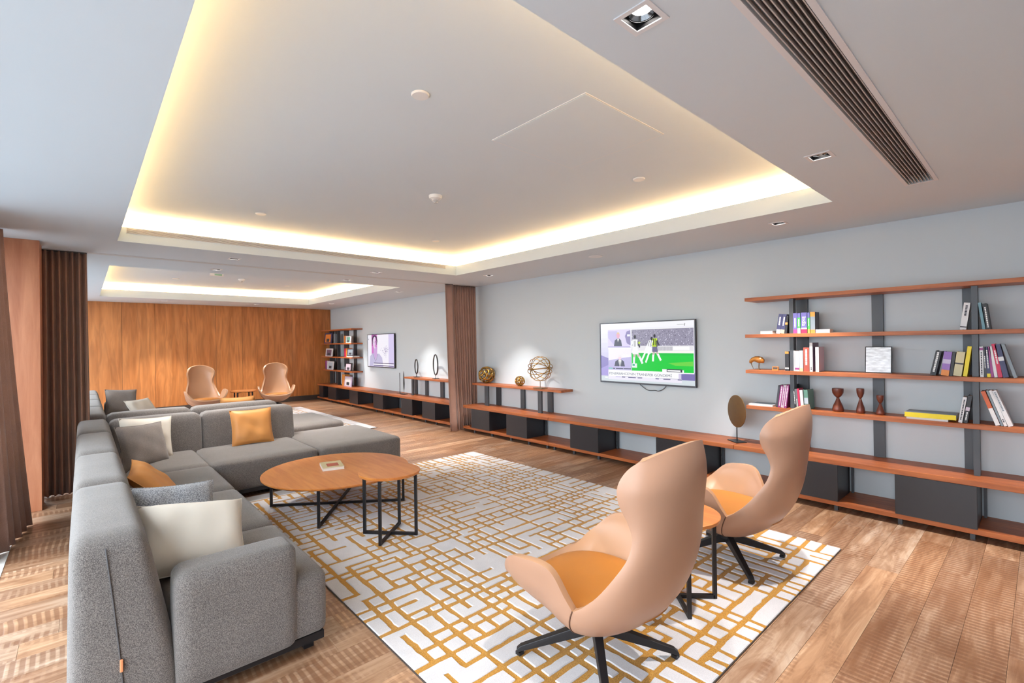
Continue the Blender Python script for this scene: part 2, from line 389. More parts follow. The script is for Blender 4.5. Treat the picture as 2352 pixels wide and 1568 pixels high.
# wood pilaster between the two windows
struct(MB().box(XL, -0.311, 6.667, 7.02, 0, ZC).obj('trim_2', m_pil, bevel=0.003), 'wood veneered pilaster beside the window curtain')

# ------------------------------------------------------------------ ceiling with openings
DL = [(1.40, 0.89), (3.26, 0.88), (4.84, 1.65), (4.83, 5.91), (1.40, 6.66), (3.27, 6.66), (1.40, 7.72), (3.27, 7.72), (4.85, 8.87), (4.82, 12.38), (1.42, 13.62), (3.32, 13.50), (4.84, -0.6)]
GR = (0.40, 4.36, 0.485, 0.645)
holes = list(COVES)+[(x-0.05, x+0.05, y-0.05, y+0.05) for x, y in DL]+[(GR[0]+.012, GR[1]-.012, GR[2]+.012, GR[3]-.012)]
xs = sorted({XL-0.12, XW}|{h[i] for h in holes for i in (0, 1)}); ys = sorted({YF-0.12, YB+0.14}|{h[i] for h in holes for i in (2, 3)})
def is_hole(i, j):
    if i < 0 or j < 0 or i >= len(xs)-1 or j >= len(ys)-1: return True
    cx = (xs[i]+xs[i+1])/2; cy = (ys[j]+ys[j+1])/2
    return any(h[0] < cx < h[1] and h[2] < cy < h[3] for h in holes)
cb = MB()
for i, x in enumerate(xs):
    for j, yv in enumerate(ys): cb.v += [(x, yv, ZC), (x, yv, ZL)]
nY = len(ys)
vi = lambda i, j, t: (i*nY+j)*2+t
for i in range(len(xs)-1):
    for j in range(nY-1):
        if is_hole(i, j): continue
        cb.f += [(vi(i, j, 0), vi(i, j+1, 0), vi(i+1, j+1, 0), vi(i+1, j, 0)), (vi(i, j, 1), vi(i+1, j, 1), vi(i+1, j+1, 1), vi(i, j+1, 1))]
        if is_hole(i-1, j): cb.f.append((vi(i, j, 0), vi(i, j, 1), vi(i, j+1, 1), vi(i, j+1, 0)))
        if is_hole(i+1, j): cb.f.append((vi(i+1, j, 0), vi(i+1, j+1, 0), vi(i+1, j+1, 1), vi(i+1, j, 1)))
        if is_hole(i, j-1): cb.f.append((vi(i, j, 0), vi(i+1, j, 0), vi(i+1, j, 1), vi(i, j, 1)))
        if is_hole(i, j+1): cb.f.append((vi(i, j+1, 0), vi(i, j+1, 1), vi(i+1, j+1, 1), vi(i+1, j+1, 0)))
ceil = struct(cb.obj('ceiling', m_ceil), 'white plaster ceiling with two lit recessed trays')
SL = 0.16
for k, (a, b_, c, d) in enumerate(COVES):
    t = MB().box(a-SL-.08, b_+SL+.08, c-SL-.08, d+SL+.08, ZU, ZU+0.1)
    t.box(a-SL-.08, a-SL, c-SL-.08, d+SL+.08, ZL, ZU).box(b_+SL, b_+SL+.08, c-SL-.08, d+SL+.08, ZL, ZU).box(a-SL, b_+SL, c-SL-.08, c-SL, ZL, ZU).box(a-SL, b_+SL, d+SL, d+SL+.08, ZL, ZU)
    struct(t.obj('tray', m_ceil, ceil))
    cl = thing('cove_light', ['warm hidden light strip around the large near ceiling tray', 'warm hidden light strip around the far ceiling tray'][k], 'cove light', (a, c, ZL), 0, 'cove lights')
    e = 0.09; w_ = 0.014
    for (x0, x1, y0, y1) in ((a-e-w_, a-e, c-e, d+e), (b_+e, b_+e+w_, c-e, d+e), (a-e, b_+e, c-e-w_, c-e), (a-e, b_+e, d+e, d+e+w_)):
        MB().box(x0-a+.003, x1-a-.003, y0-c+.003, y1-c-.003, 0.0, 0.016).obj('profile', m_white, cl)
        MB().box(x0-a, x1-a, y0-c, y1-c, 0.016, 0.028).obj('led_strip', m_led, cl)
# curtain track on the ceiling between the rooms
tk = MB().box(-0.40, XW, YM-0.05, YM+0.05, ZC-0.004, ZC).obj('trim_3', mat('track_grey', (206, 208, 210), 0.6)); struct(tk, 'shallow curtain track across the ceiling between the two lounges')
# downlights
dl_labels = ['square recessed downlight at the top of the picture left of the long air grille', 'small square recessed downlight beside the near tray corner and air grille', 'square recessed downlight between the near tray corner and the bookcase wall',
 'recessed downlight above the brass spheres near the brown divider curtain', 'recessed downlight on the dividing soffit, nearer the window, near side of the track', 'recessed downlight on the dividing soffit, nearer the bench wall, near side of the track',
 'recessed downlight past the curtain track, nearer the window, before the far tray', 'recessed downlight past the curtain track, nearer the bench wall, before the far tray', 'recessed downlight above the black ring sculptures in the far lounge',
 'glowing recessed downlight above the far bookcase corner', 'dim recessed downlight by the wood panelled wall, nearer the window', 'glowing recessed downlight by the wood panelled wall, above the two far armchairs', 'recessed downlight over the end of the bookcase outside the view']
dl0 = None
def make_downlight(lbl):
    t = thing('downlight', lbl, 'downlight', (0, 0, 0), 0, 'recessed square downlights')
    f = MB(); o_, i_ = 0.066, 0.048
    for (x0, x1, y0, y1) in ((-o_, o_, -o_, -i_), (-o_, o_, i_, o_), (-o_, -i_, -i_, i_), (i_, o_, -i_, i_)): f.box(x0, x1, y0, y1, -0.004, 0.001)
    f.obj('frame', m_white, t)
    h = MB(); q = 0.049
    h.box(-q, q, -q, q, 0.085, 0.09).box(-q, -q+.002, -q, q, 0.001, 0.085).box(q-.002, q, -q, q, 0.001, 0.085).box(-q, q, -q, -q+.002, 0.001, 0.085).box(-q, q, q-.002, q, 0.001, 0.085)
    h.obj('housing', m_black, t)
    l = MB().lathe([(0.045, 0.014), (0.046, 0.016), (0.036, 0.033), (0.032, 0.033), (0.042, 0.016)], 24, close=False).obj('reflector', mat('chrome_reflector', (150, 150, 152), 0.15, metal=1.0), t, 60)
    MB().lathe([(0.0005, 0.028), (0.033, 0.030), (0.033, 0.034), (0.0005, 0.034)], 24, close=False).obj('lamp', m_lamp, t)
    return t
for k, (x, yv) in enumerate(DL):
    if dl0 is None: t = dl0 = make_downlight(dl_labels[k]); t.location = (x, yv, ZC)
    else: t = dup(dl0, (x, yv, ZC), 0, dl_labels[k])
    ld = bpy.data.lights.new('downlight_beam', 'SPOT'); ld.energy = SPOT_W; ld.spot_size = math.radians(74); ld.spot_blend = 0.6; ld.shadow_soft_size = 0.035; ld.color = (1.0, 0.95, 0.90)
    lo = bpy.data.objects.new('downlight_beam', ld); col.objects.link(lo); lo.parent = t; lo.location = (0, 0, -0.012)
# long air grille
g = thing('air_grille', 'long white linear air grille set in the ceiling near the bookcase', 'grille', (0, 0, ZC))
f = MB(); x0, x1, y0, y1 = GR; w_ = 0.022
f.box(x0-.01, x1+.01, y0-.01, y0+w_-.01, -0.006, 0.002).box(x0-.01, x1+.01, y1-w_+.01, y1+.01, -0.006, 0.002).box(x0-.01, x0+w_-.01, y0+w_-.01, y1-w_+.01, -0.006, 0.002).box(x1-w_+.01, x1+.01, y0+w_-.01, y1-w_+.01, -0.006, 0.002)
f.obj('frame', m_white, g)
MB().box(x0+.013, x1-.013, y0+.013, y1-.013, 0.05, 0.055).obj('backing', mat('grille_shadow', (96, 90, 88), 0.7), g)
ns_ = 8
for k in range(ns_):
    yy = y0+w_-.01+(k+0.5)*(y1-y0-2*w_+.02)/ns_
    MB().add([(x0+.015, yy-.005, -.003), (x1-.015, yy-.005, -.003), (x1-.015, yy+.004, .030), (x0+.015, yy+.004, .030), (x0+.015, yy-.0015, -.004), (x1-.015, yy-.0015, -.004), (x1-.015, yy+.0075, .030), (x0+.015, yy+.0075, .030)],
             [(0, 1, 2, 3), (7, 6, 5, 4), (0, 4, 5, 1), (3, 2, 6, 7), (0, 3, 7, 4), (1, 5, 6, 2)]).obj('slat', mat('grille_beige', (206, 198, 194), 0.45), g)
# slot diffuser in the far fascia of the near tray
g = thing('slot_diffuser', 'slim slotted air diffuser along the far edge of the near ceiling tray', 'grille', (0, COVES[0][3], 2.770))
MB().box(0.34, 4.22, -0.010, 0.0, -0.001, 0.003).box(0.34, 4.22, -0.010, 0.0, 0.047, 0.052).box(0.34, 0.345, -0.010, 0, 0, 0.05).box(4.215, 4.22, -0.010, 0, 0, 0.05).obj('frame', m_white, g)
MB().box(0.345, 4.215, -0.002, -0.0005, 0.003, 0.047).obj('backing', mat('diffuser_shadow', (120, 110, 96), 0.7), g)
for k in range(4): MB().box(0.345, 4.215, -0.010, -0.001, 0.007+k*0.0105, 0.0125+k*0.0105).obj('slat', m_white, g)
# access panel and discs
g = thing('access_panel', 'square flush access hatch in the near tray ceiling', 'hatch', (2.49, 2.09, ZU))
MB().cbox(0, 0, -0.003, 0.80, 0.80, 0.006).obj('hatch_door', m_ceil, g)
f = MB(); 
for (a, b_, c, d) in ((-.408, .408, -.408, -.402), (-.408, .408, .402, .408), (-.408, -.402, -.402, .402), (.402, .408, -.402, .402)): f.box(a, b_, c, d, -0.004, 0)
f.obj('hatch_frame', m_white, g)
def disc(lbl, loc, r, name='ceiling_speaker', cat='speaker'):
    t = thing(name, lbl, cat, loc, 0)
    MB().lathe([(r*0.9, 0), (r, -0.002), (r, -0.007), (r*0.93, -0.011)], 32).obj('rim', m_whitepl, t, 30)
    MB().lathe([(r*0.9, -0.010), (r*0.9, -0.0125), (r*0.5, -0.013)], 32).obj('cover', m_whitepl, t, 30)
disc('round white ceiling disc near the centre left of the near tray', (1.40, 2.29, ZU), 0.05)
disc('round white ceiling disc between the hatch and the lit tray edge by the bench wall', (3.53, 2.29, ZU), 0.05)
disc('round white ceiling disc near the far left corner of the near tray', (1.39, 5.43, ZU), 0.05)
disc('round white ceiling disc near the far right corner of the near tray', (3.52, 5.42, ZU), 0.05)
disc('round flush speaker in the soffit above the large television', (4.83, 3.78, ZC), 0.09)
disc('round white ceiling disc in the far tray, left', (1.40, 11.6, ZU), 0.06)
disc('round white ceiling disc in the far tray, right', (3.5, 11.6, ZU), 0.06)
def smoke(lbl, loc):
    t = thing('smoke_detector', lbl, 'smoke detector', loc)
    MB().lathe([(0.062, 0), (0.062, -0.012), (0.055, -0.028), (0.046, -0.032)], 28).obj('base', m_whitepl, t, 40)
    for k in range(4): MB().lathe([(0.044-0.008*k, -0.034-0.009*k), (0.042-0.008*k, -0.039-0.009*k)], 24).obj('vent_ring', m_whitepl, t, 40)
    MB().lathe([(0.03, -0.030), (0.012, -0.066)], 20).obj('core', m_post, t)
smoke('white cone-shaped smoke detector in the middle of the near tray', (2.46, 3.78, ZU))
smoke('white smoke detector in the middle of the far tray', (2.44, 11.0, ZU))
t = thing('exit_sign', 'small white and green emergency light under the far tray ceiling', 'sign', (1.9, 10.45, ZU))
MB().cbox(0, 0, -0.02, 0.22, 0.06, 0.04).obj('housing', m_whitepl, t); MB().cbox(0.02, -0.031, -0.02, 0.12, 0.003, 0.03).obj('sign_face', mat('pale_green_sign', (150, 196, 176), 0.5), t)

# ------------------------------------------------------------------ curtains
def curtain(name, lbl, A, B, folds, amp, m, z0=0.01, z1=ZC-0.014, low_a=(0, 0), low_b=(0, 0), jitter=0.3, seed=1, group=None):
    r = random.Random(seed); mb = MB(); n = folds*10; nz = 14
    A = Vector((*A, 0)); B = Vector((*B, 0)); ph = [r.uniform(-jitter, jitter) for _ in range(folds+2)]; am = [r.uniform(0.7, 1.15) for _ in range(folds+2)]
    for j in range(nz+1):
        t = j/nz; z = z1+(z0-z1)*t
        a = A+Vector((*low_a, 0))*t**1.3; b_ = B+Vector((*low_b, 0))*t**1.3; d = (b_-a); nrm = Vector((-d.y, d.x, 0)).normalized()
        for i in range(n+1):
            u = i/n; fi = u*folds; k = int(fi); w = fi-k
            p_ = ph[k]*(1-w)+ph[k+1]*w; aa = (am[k]*(1-w)+am[k+1]*w)*amp*(0.75+0.45*t)
            s = math.sin(2*math.pi*fi+p_+0.25*t*math.sin(3*fi))
            q = a+d*u+nrm*aa*s+d.normalized()*amp*0.25*math.sin(4*math.pi*fi+p_)
            mb.v.append((q.x, q.y, z))
    for j in range(nz):
        for i in range(n): mb.f.append((j*(n+1)+i, j*(n+1)+i+1, (j+1)*(n+1)+i+1, (j+1)*(n+1)+i))
    t = thing(name, lbl, 'curtain', (0, 0, 0), 0, group)
    o = mb.obj('cloth', m, t, 180); s = o.modifiers.new('thick', 'SOLIDIFY'); s.thickness = 0.004
    hd = MB().bar((A.x, A.y, z1+0.004), (B.x, B.y, z1+0.004), 0.02, 0.012).obj('heading_rail', m_base, t)
    return t
curtain('curtain', 'tall mauve brown curtain gathered at the window, left edge of the picture', (-0.60, 5.25), (-0.545, 6.18), 6, 0.045, m_curt, low_a=(0.06, -0.05), low_b=(0.15, 0.02), seed=3)
curtain('curtain', 'dark brown pleated divider curtain beside the wood pilaster', (-0.33, YM+0.02), (0.045, YM+0.02), 7, 0.05, m_curt_d, low_b=(0.02, 0), seed=5)
curtain('curtain', 'brown pleated divider curtain hanging against the bench wall', (5.02, YM+0.06), (5.58, YM+0.06), 10, 0.045, m_curt, low_a=(0.10, 0), seed=8)
curtain('curtain', 'flat leading edge of the brown divider curtain, swept toward the room', (4.87, YM+0.02), (5.02, YM+0.0), 1, 0.03, m_curt, low_a=(0.06, -0.02), low_b=(0.08, 0), seed=9)

# ------------------------------------------------------------------ rugs
def rug(lbl, x0, x1, y0, y1, seed):
    r = random.Random(seed); w = 0.033
    t = thing('rug', lbl, 'rug', ((x0+x1)/2, (y0+y1)/2, 0), 0, 'gold maze rugs')
    def coords(L):
        c = [0.0]
        while L-c[-1] > 0.12: c.append(c[-1]+r.uniform(0.072, 0.132))
        c[-1] = L; return c
    gx = coords(x1-x0); gy = coords(y1-y0); nx = len(gx)-1; ny = len(gy)-1
    # line network: runs of edges
    V = [[0]*(ny) for _ in range(nx+1)]; H = [[0]*(ny+1) for _ in range(nx)]
    for i in range(1, nx):
        j = 0
        while j < ny:
            on = r.random() < 0.62; L = r.randint(1, 4) if on else r.randint(1, 2)
            for k in range(j, min(ny, j+L)): V[i][k] = on
            j += L
    for j in range(1, ny):
        i = 0
        while i < nx:
            on = r.random() < 0.62; L = r.randint(1, 4) if on else r.randint(1, 2)
            for k in range(i, min(nx, i+L)): H[k][j] = on
            i += L
    fx = []; fy = []
    for i, c in enumerate(gx): fx += [c-w/2, c+w/2] if 0 < i < nx else [c]
    for j, c in enumerate(gy): fy += [c-w/2, c+w/2] if 0 < j < ny else [c]
    NX, NY = len(fx)-1, len(fy)-1
    def cream(a, b_):
        if a < 0 or b_ < 0 or a >= NX or b_ >= NY: return False
        ca, la = a//2, (a % 2 == 1); cb_, lb = b_//2, (b_ % 2 == 1)
        if not la and not lb: return True
        if la and not lb: return not V[ca+1][cb_]
        if lb and not la: return not H[ca][cb_+1]
        i, j = ca+1, cb_+1
        return not (V[i][j-1] or V[i][j] or H[i-1][j] or H[i][j])
    cx, cy = (x1-x0)/2, (y1-y0)/2
    J = [[(fx[a]-cx+(r.uniform(-.005, .005) if 0 < a < NX else 0), fy[b_]-cy+(r.uniform(-.005, .005) if 0 < b_ < NY else 0)) for b_ in range(NY+1)] for a in range(NX+1)]
    mb = MB(); idx = {}
    def vid(a, b_, top):
        k = (a, b_, top)
        if k not in idx: idx[k] = len(mb.v); mb.v.append((*J[a][b_], 0.015 if top else 0.008))
        return idx[k]
    for a in range(NX):
        for b_ in range(NY):
            if not cream(a, b_): continue
            mb.f.append((vid(a, b_, 1), vid(a+1, b_, 1), vid(a+1, b_+1, 1), vid(a, b_+1, 1)))
            for (da, db, p, q) in ((-1, 0, (a, b_+1), (a, b_)), (1, 0, (a+1, b_), (a+1, b_+1)), (0, -1, (a, b_), (a+1, b_)), (0, 1, (a+1, b_+1), (a, b_+1))):
                if not cream(a+da, b_+db): mb.f.append((vid(*p, 1), vid(*p, 0), vid(*q, 0), vid(*q, 1)))
    MB().cbox(0, 0, 0.005, x1-x0, y1-y0, 0.008).obj('gold_ground', m_rug_g, t)
    o = mb.obj('cream_pile', m_rug_c, t); o['kind'] = 'stuff'
    bv = o.modifiers.new('soft', 'BEVEL'); bv.width = 0.004; bv.segments = 1; bv.limit_method = 'ANGLE'
    b2 = MB()
    for (a, b_, c, d) in ((-cx-.004, cx+.004, -cy-.004, -cy), (-cx-.004, cx+.004, cy, cy+.004), (-cx-.004, -cx, -cy, cy), (cx, cx+.004, -cy, cy)): b2.box(a, b_, c, d, 0.0005, 0.008)
    b2.obj('bound_edge', m_base, t)
rug('large cream rug with a gold maze pattern under the near coffee table', 1.19, 4.25, 1.05, 5.62, 11)
rug('cream and gold maze rug partly seen beyond the far sofa', 1.19, 4.20, 8.60, 12.95, 12)

# ------------------------------------------------------------------ sofas
def sofa(lbl, my):
    F = (lambda x, yv, z: (x, 2*YM-yv, z)) if my else (lambda x, yv, z: (x, yv, z))
    t = thing('sectional_sofa', lbl, 'sofa', (0, 0, 0), 0, 'grey sectional sofas')
    def part(name, *a, fn=None, mt=None, n=12, **kw):
        mb = MB().soft(*a, n=n, fn=(lambda x, yv, z: F(*fn(x, yv, z))) if fn else F, **kw)
        return mb.obj(name, mt or m_sofa, t, 180)
    # seats, left run then far run
    for (a, b_) in ((2.552, 3.50), (3.50, 4.60), (4.60, 5.64), (5.64, 6.66)):
        part('seat', 0.30, 0.965, a+0.002, b_-0.002, 0.085, 0.415, r=0.055, bulge=(0.012, 0.0, 0.014))
    part('seat', 0.967, 2.03, 5.62, 6.66, 0.085, 0.415, r=0.055, bulge=(0, 0.012, 0.014))
    part('chaise_seat', 2.034, 3.08, 5.60, 6.97, 0.085, 0.415, r=0.06, bulge=(0.01, 0.012, 0.016))
    # backs: slanting inside face
    def lslant(x, yv, z):
        k = (x+0.06)/0.38; zt = max(0, min(1, (z-0.12)/0.70)); return (-0.06+(x+0.06)*(1-0.36*zt**1.1)+0.012*zt, yv, z)
    for (a, b_) in ((2.55, 3.66), (3.66, 4.73), (4.73, 5.90), (5.90, 6.97)):
        part('backrest', -0.06, 0.32, a+0.002, b_-0.002, 0.09, 0.825, r=0.065, bulge=(0.006, 0.004, 0.012), fn=lslant)
    def fslant(x, yv, z):
        zt = max(0, min(1, (z-0.12)/0.70)); return (x, 6.97-(6.97-yv)*(1-0.36*zt**1.1)-0.012*zt, z)
    for (a, b_) in ((0.20, 1.05), (1.05, 2.09)):
        part('backrest', a+0.002, b_-0.002, 6.60, 6.97, 0.09, 0.815, r=0.065, bulge=(0.004, 0.006, 0.012), fn=fslant)
    part('armrest', 0.292, 0.80, 2.528, 2.735, 0.085, 0.60, r=0.045, bulge=(0.006, 0.004, 0.006))
    def base(x0, x1, y0, y1):
        mb = MB().box(x0, x1, y0, y1, 0.055, 0.095); mb.v = [F(*p) for p in mb.v]; mb.obj('plinth', m_black, t)
    base(-0.03, 0.94, 2.57, 6.94); base(0.94, 3.05, 5.65, 6.94)
    for (x, yv) in ((0.03, 2.65), (0.88, 2.65), (0.88, 4.6), (0.03, 4.6), (0.03, 6.85), (2.0, 5.72), (2.98, 5.72), (2.98, 6.88), (2.0, 6.88)):
        mb = MB().cbox(x, yv, 0.028, 0.05, 0.05, 0.056); mb.v = [F(*p) for p in mb.v]; mb.obj('foot', m_black, t)
    # seams on the end of the back and the leather pull tab
    if not my:
        mb = MB().sweep([(0.062, 2.5475, 0.79), (0.075, 2.546, 0.66), (0.09, 2.546, 0.5), (0.105, 2.546, 0.32), (0.12, 2.5475, 0.12)], 0.003, 6); mb.obj('seam', mat('seam_thread', (84, 82, 84), 0.9), t, 180)
        MB().cbox(0.108, 2.541, 0.30, 0.011, 0.012, 0.05).obj('leather_tab', mat('copper_leather', (214, 140, 96), 0.5), t, bevel=0.003)
    return t
sofa('grey woven L-shaped sofa with chaise facing the near coffee table', False)
sofa('grey woven L-shaped sofa standing back to back behind the near sofa', True)

def pillow_mesh(w, h, th, seed=0, wr=0.006):
    r = random.Random(seed); n = 18; mb = MB(); ph = [r.uniform(0, 6.28) for _ in range(8)]
    for sgn in (1, -1):
        for i in range(n+1):
            for j in range(n+1):
                u = -1+2*i/n; v = -1+2*j/n
                e = max(0, (1-u**4)*(1-v**4)); zz = th/2*e**0.55
                px = w/2*u*(1-0.07*(1-v*v)*abs(u)**3); py = h/2*v*(1-0.07*(1-u*u)*abs(v)**3)
                zz += e*wr*(math.sin(7*u+3*v+ph[0])*math.sin(5*v-2*u+ph[1])+0.6*math.sin(11*u*v+ph[2])+0.5*math.sin(13*u+ph[3])*(1-e))
                mb.v.append((px, py, sgn*zz))
    o = (n+1)**2
    for i in range(n):
        for j in range(n):
            a, b_, c, d = i*(n+1)+j, (i+1)*(n+1)+j, (i+1)*(n+1)+j+1, i*(n+1)+j+1
            mb.f += [(a, b_, c, d), (o+a, o+d, o+c, o+b_)]
    return mb
def pillow(lbl, c, nrm, upv, w, h, th, m, seed):
    nrm = Vector(nrm).normalized(); up = Vector(upv); up = (up-nrm*up.dot(nrm)).normalized(); rt = up.cross(nrm)
    t = thing('cushion', lbl, 'cushion', c, 0, 'scatter cushions')
    t.matrix_world = Matrix(((rt.x, up.x, nrm.x, c[0]), (rt.y, up.y, nrm.y, c[1]), (rt.z, up.z, nrm.z, c[2]), (0, 0, 0, 1)))
    pillow_mesh(w, h, th, seed).obj('cover', m, t, 180)
    b = 0.985; pts = []
    n = 40
    for k in range(n):
        s = k/n*4; e = int(s); q = (s-e)*2-1
        u, v = ((q, -1), (1, q), (-q, 1), (-1, -q))[e]
        pts.append((w/2*u*(1-0.07*(1-v*v)*abs(u)**3), h/2*v*(1-0.07*(1-u*u)*abs(v)**3), 0))
    MB().sweep(pts, 0.0035, 6, closed=True).obj('piping', m, t, 180)
    return t
S_ = 2*YM
pillow('tan leather cushion leaning on the far back of the near sofa', (1.53, 6.47, 0.625), (0, -1, 0.32), (0, 0.3, 1), 0.46, 0.43, 0.13, m_cush_o, 1)
pillow('cream cushion tucked behind the grey one in the near sofa corner', (0.50, 6.38, 0.635), (0.32, -1, 0.28), (0.02, .2, 1), 0.48, 0.46, 0.12, m_cush_c, 2)
pillow('dark grey cushion in the corner of the near sofa', (0.455, 6.16, 0.60), (0.70, -1, 0.42), (-0.12, 0.25, 1), 0.48, 0.46, 0.13, m_cush_g, 3)
pillow('tan leather cushion against the window-side back of the near sofa', (0.40, 4.66, 0.545), (1, -0.25, 1.0), (-1, 0, 1), 0.42, 0.40, 0.13, m_cush_o, 4)
pillow('blue grey tweed cushion behind the large cream cushion', (0.415, 3.60, 0.555), (0.22, -1, 0.62), (0.04, 0.5, 1), 0.46, 0.42, 0.13, m_cush_w, 5)
pillow('large cream cushion beside the armrest of the near sofa', (0.445, 3.15, 0.555), (0.18, -1, 0.95), (0.12, 0.8, 1), 0.52, 0.42, 0.19, m_cush_c, 6)
pillow('grey cushion standing near the far arm of the far sofa', (0.52, 11.3, 0.62), (0.3, -1, 0.3), (0, .3, 1), 0.48, 0.46, 0.13, m_cush_g, 7)
pillow('pale cushion lying behind the back of the far sofa corner', (0.72, 9.6, 0.60), (0.6, -0.6, 0.6), (-.3, .3, 1), 0.46, 0.44, 0.12, m_cush_c, 8)
pillow('tan leather cushion peeking over the far sofa back', (1.68, S_-6.45, 0.665), (0, 1, 0.32), (0, -0.3, 1), 0.46, 0.43, 0.13, m_cush_o, 9)

# ------------------------------------------------------------------ tables
def round_table(lbl, x, yv, rad, h, foot, ang, th=0.022, group='round wood-topped tables'):
    t = thing('coffee_table' if rad > .4 else 'side_table', lbl, 'table', (x, yv, 0.017), 0, group)
    h -= 0.017
    MB().lathe([(rad*0.985, h-th), (rad, h-th*0.55), (rad, h-0.002), (rad-0.003, h)], 72).obj('top', m_table, t, 30)
    w = 0.022
    for k, a in enumerate((ang, ang+math.pi/2)):
        d = Vector((math.cos(a), math.sin(a), 0)); p = d*foot; f = MB(); up = Vector((-d.y, d.x, 0))
        zt = h-th-0.008-k*0.001
        f.bar(-p+Vector((0, 0, 0)), -p+Vector((0, 0, zt+.008)), w, w, up); f.bar(p, p+Vector((0, 0, zt+.008)), w, w, up)
        f.bar(-p+Vector((0, 0, w/2+k*.001)), p+Vector((0, 0, w/2+k*.001)), w, w); f.bar(-p+Vector((0, 0, zt-.004)), p+Vector((0, 0, zt-.004)), w, w)
        f.obj('leg_frame', m_black, t)
    return t
round_table('large low round coffee table with orange wood top and black frame', 1.89, 4.74, 0.69, 0.37, 0.64, math.atan2(4.364-5.133, 2.425-1.376))
round_table('small round side table overlapping the large coffee table', 1.90, 3.67, 0.25, 0.55, 0.222, math.radians(42))
round_table('small round side table between the two near armchairs', 2.72, 1.53, 0.25, 0.545, 0.222, math.radians(45))
round_table('round side table between the two far armchairs', 2.86, 12.85, 0.28, 0.545, 0.222, math.radians(45))

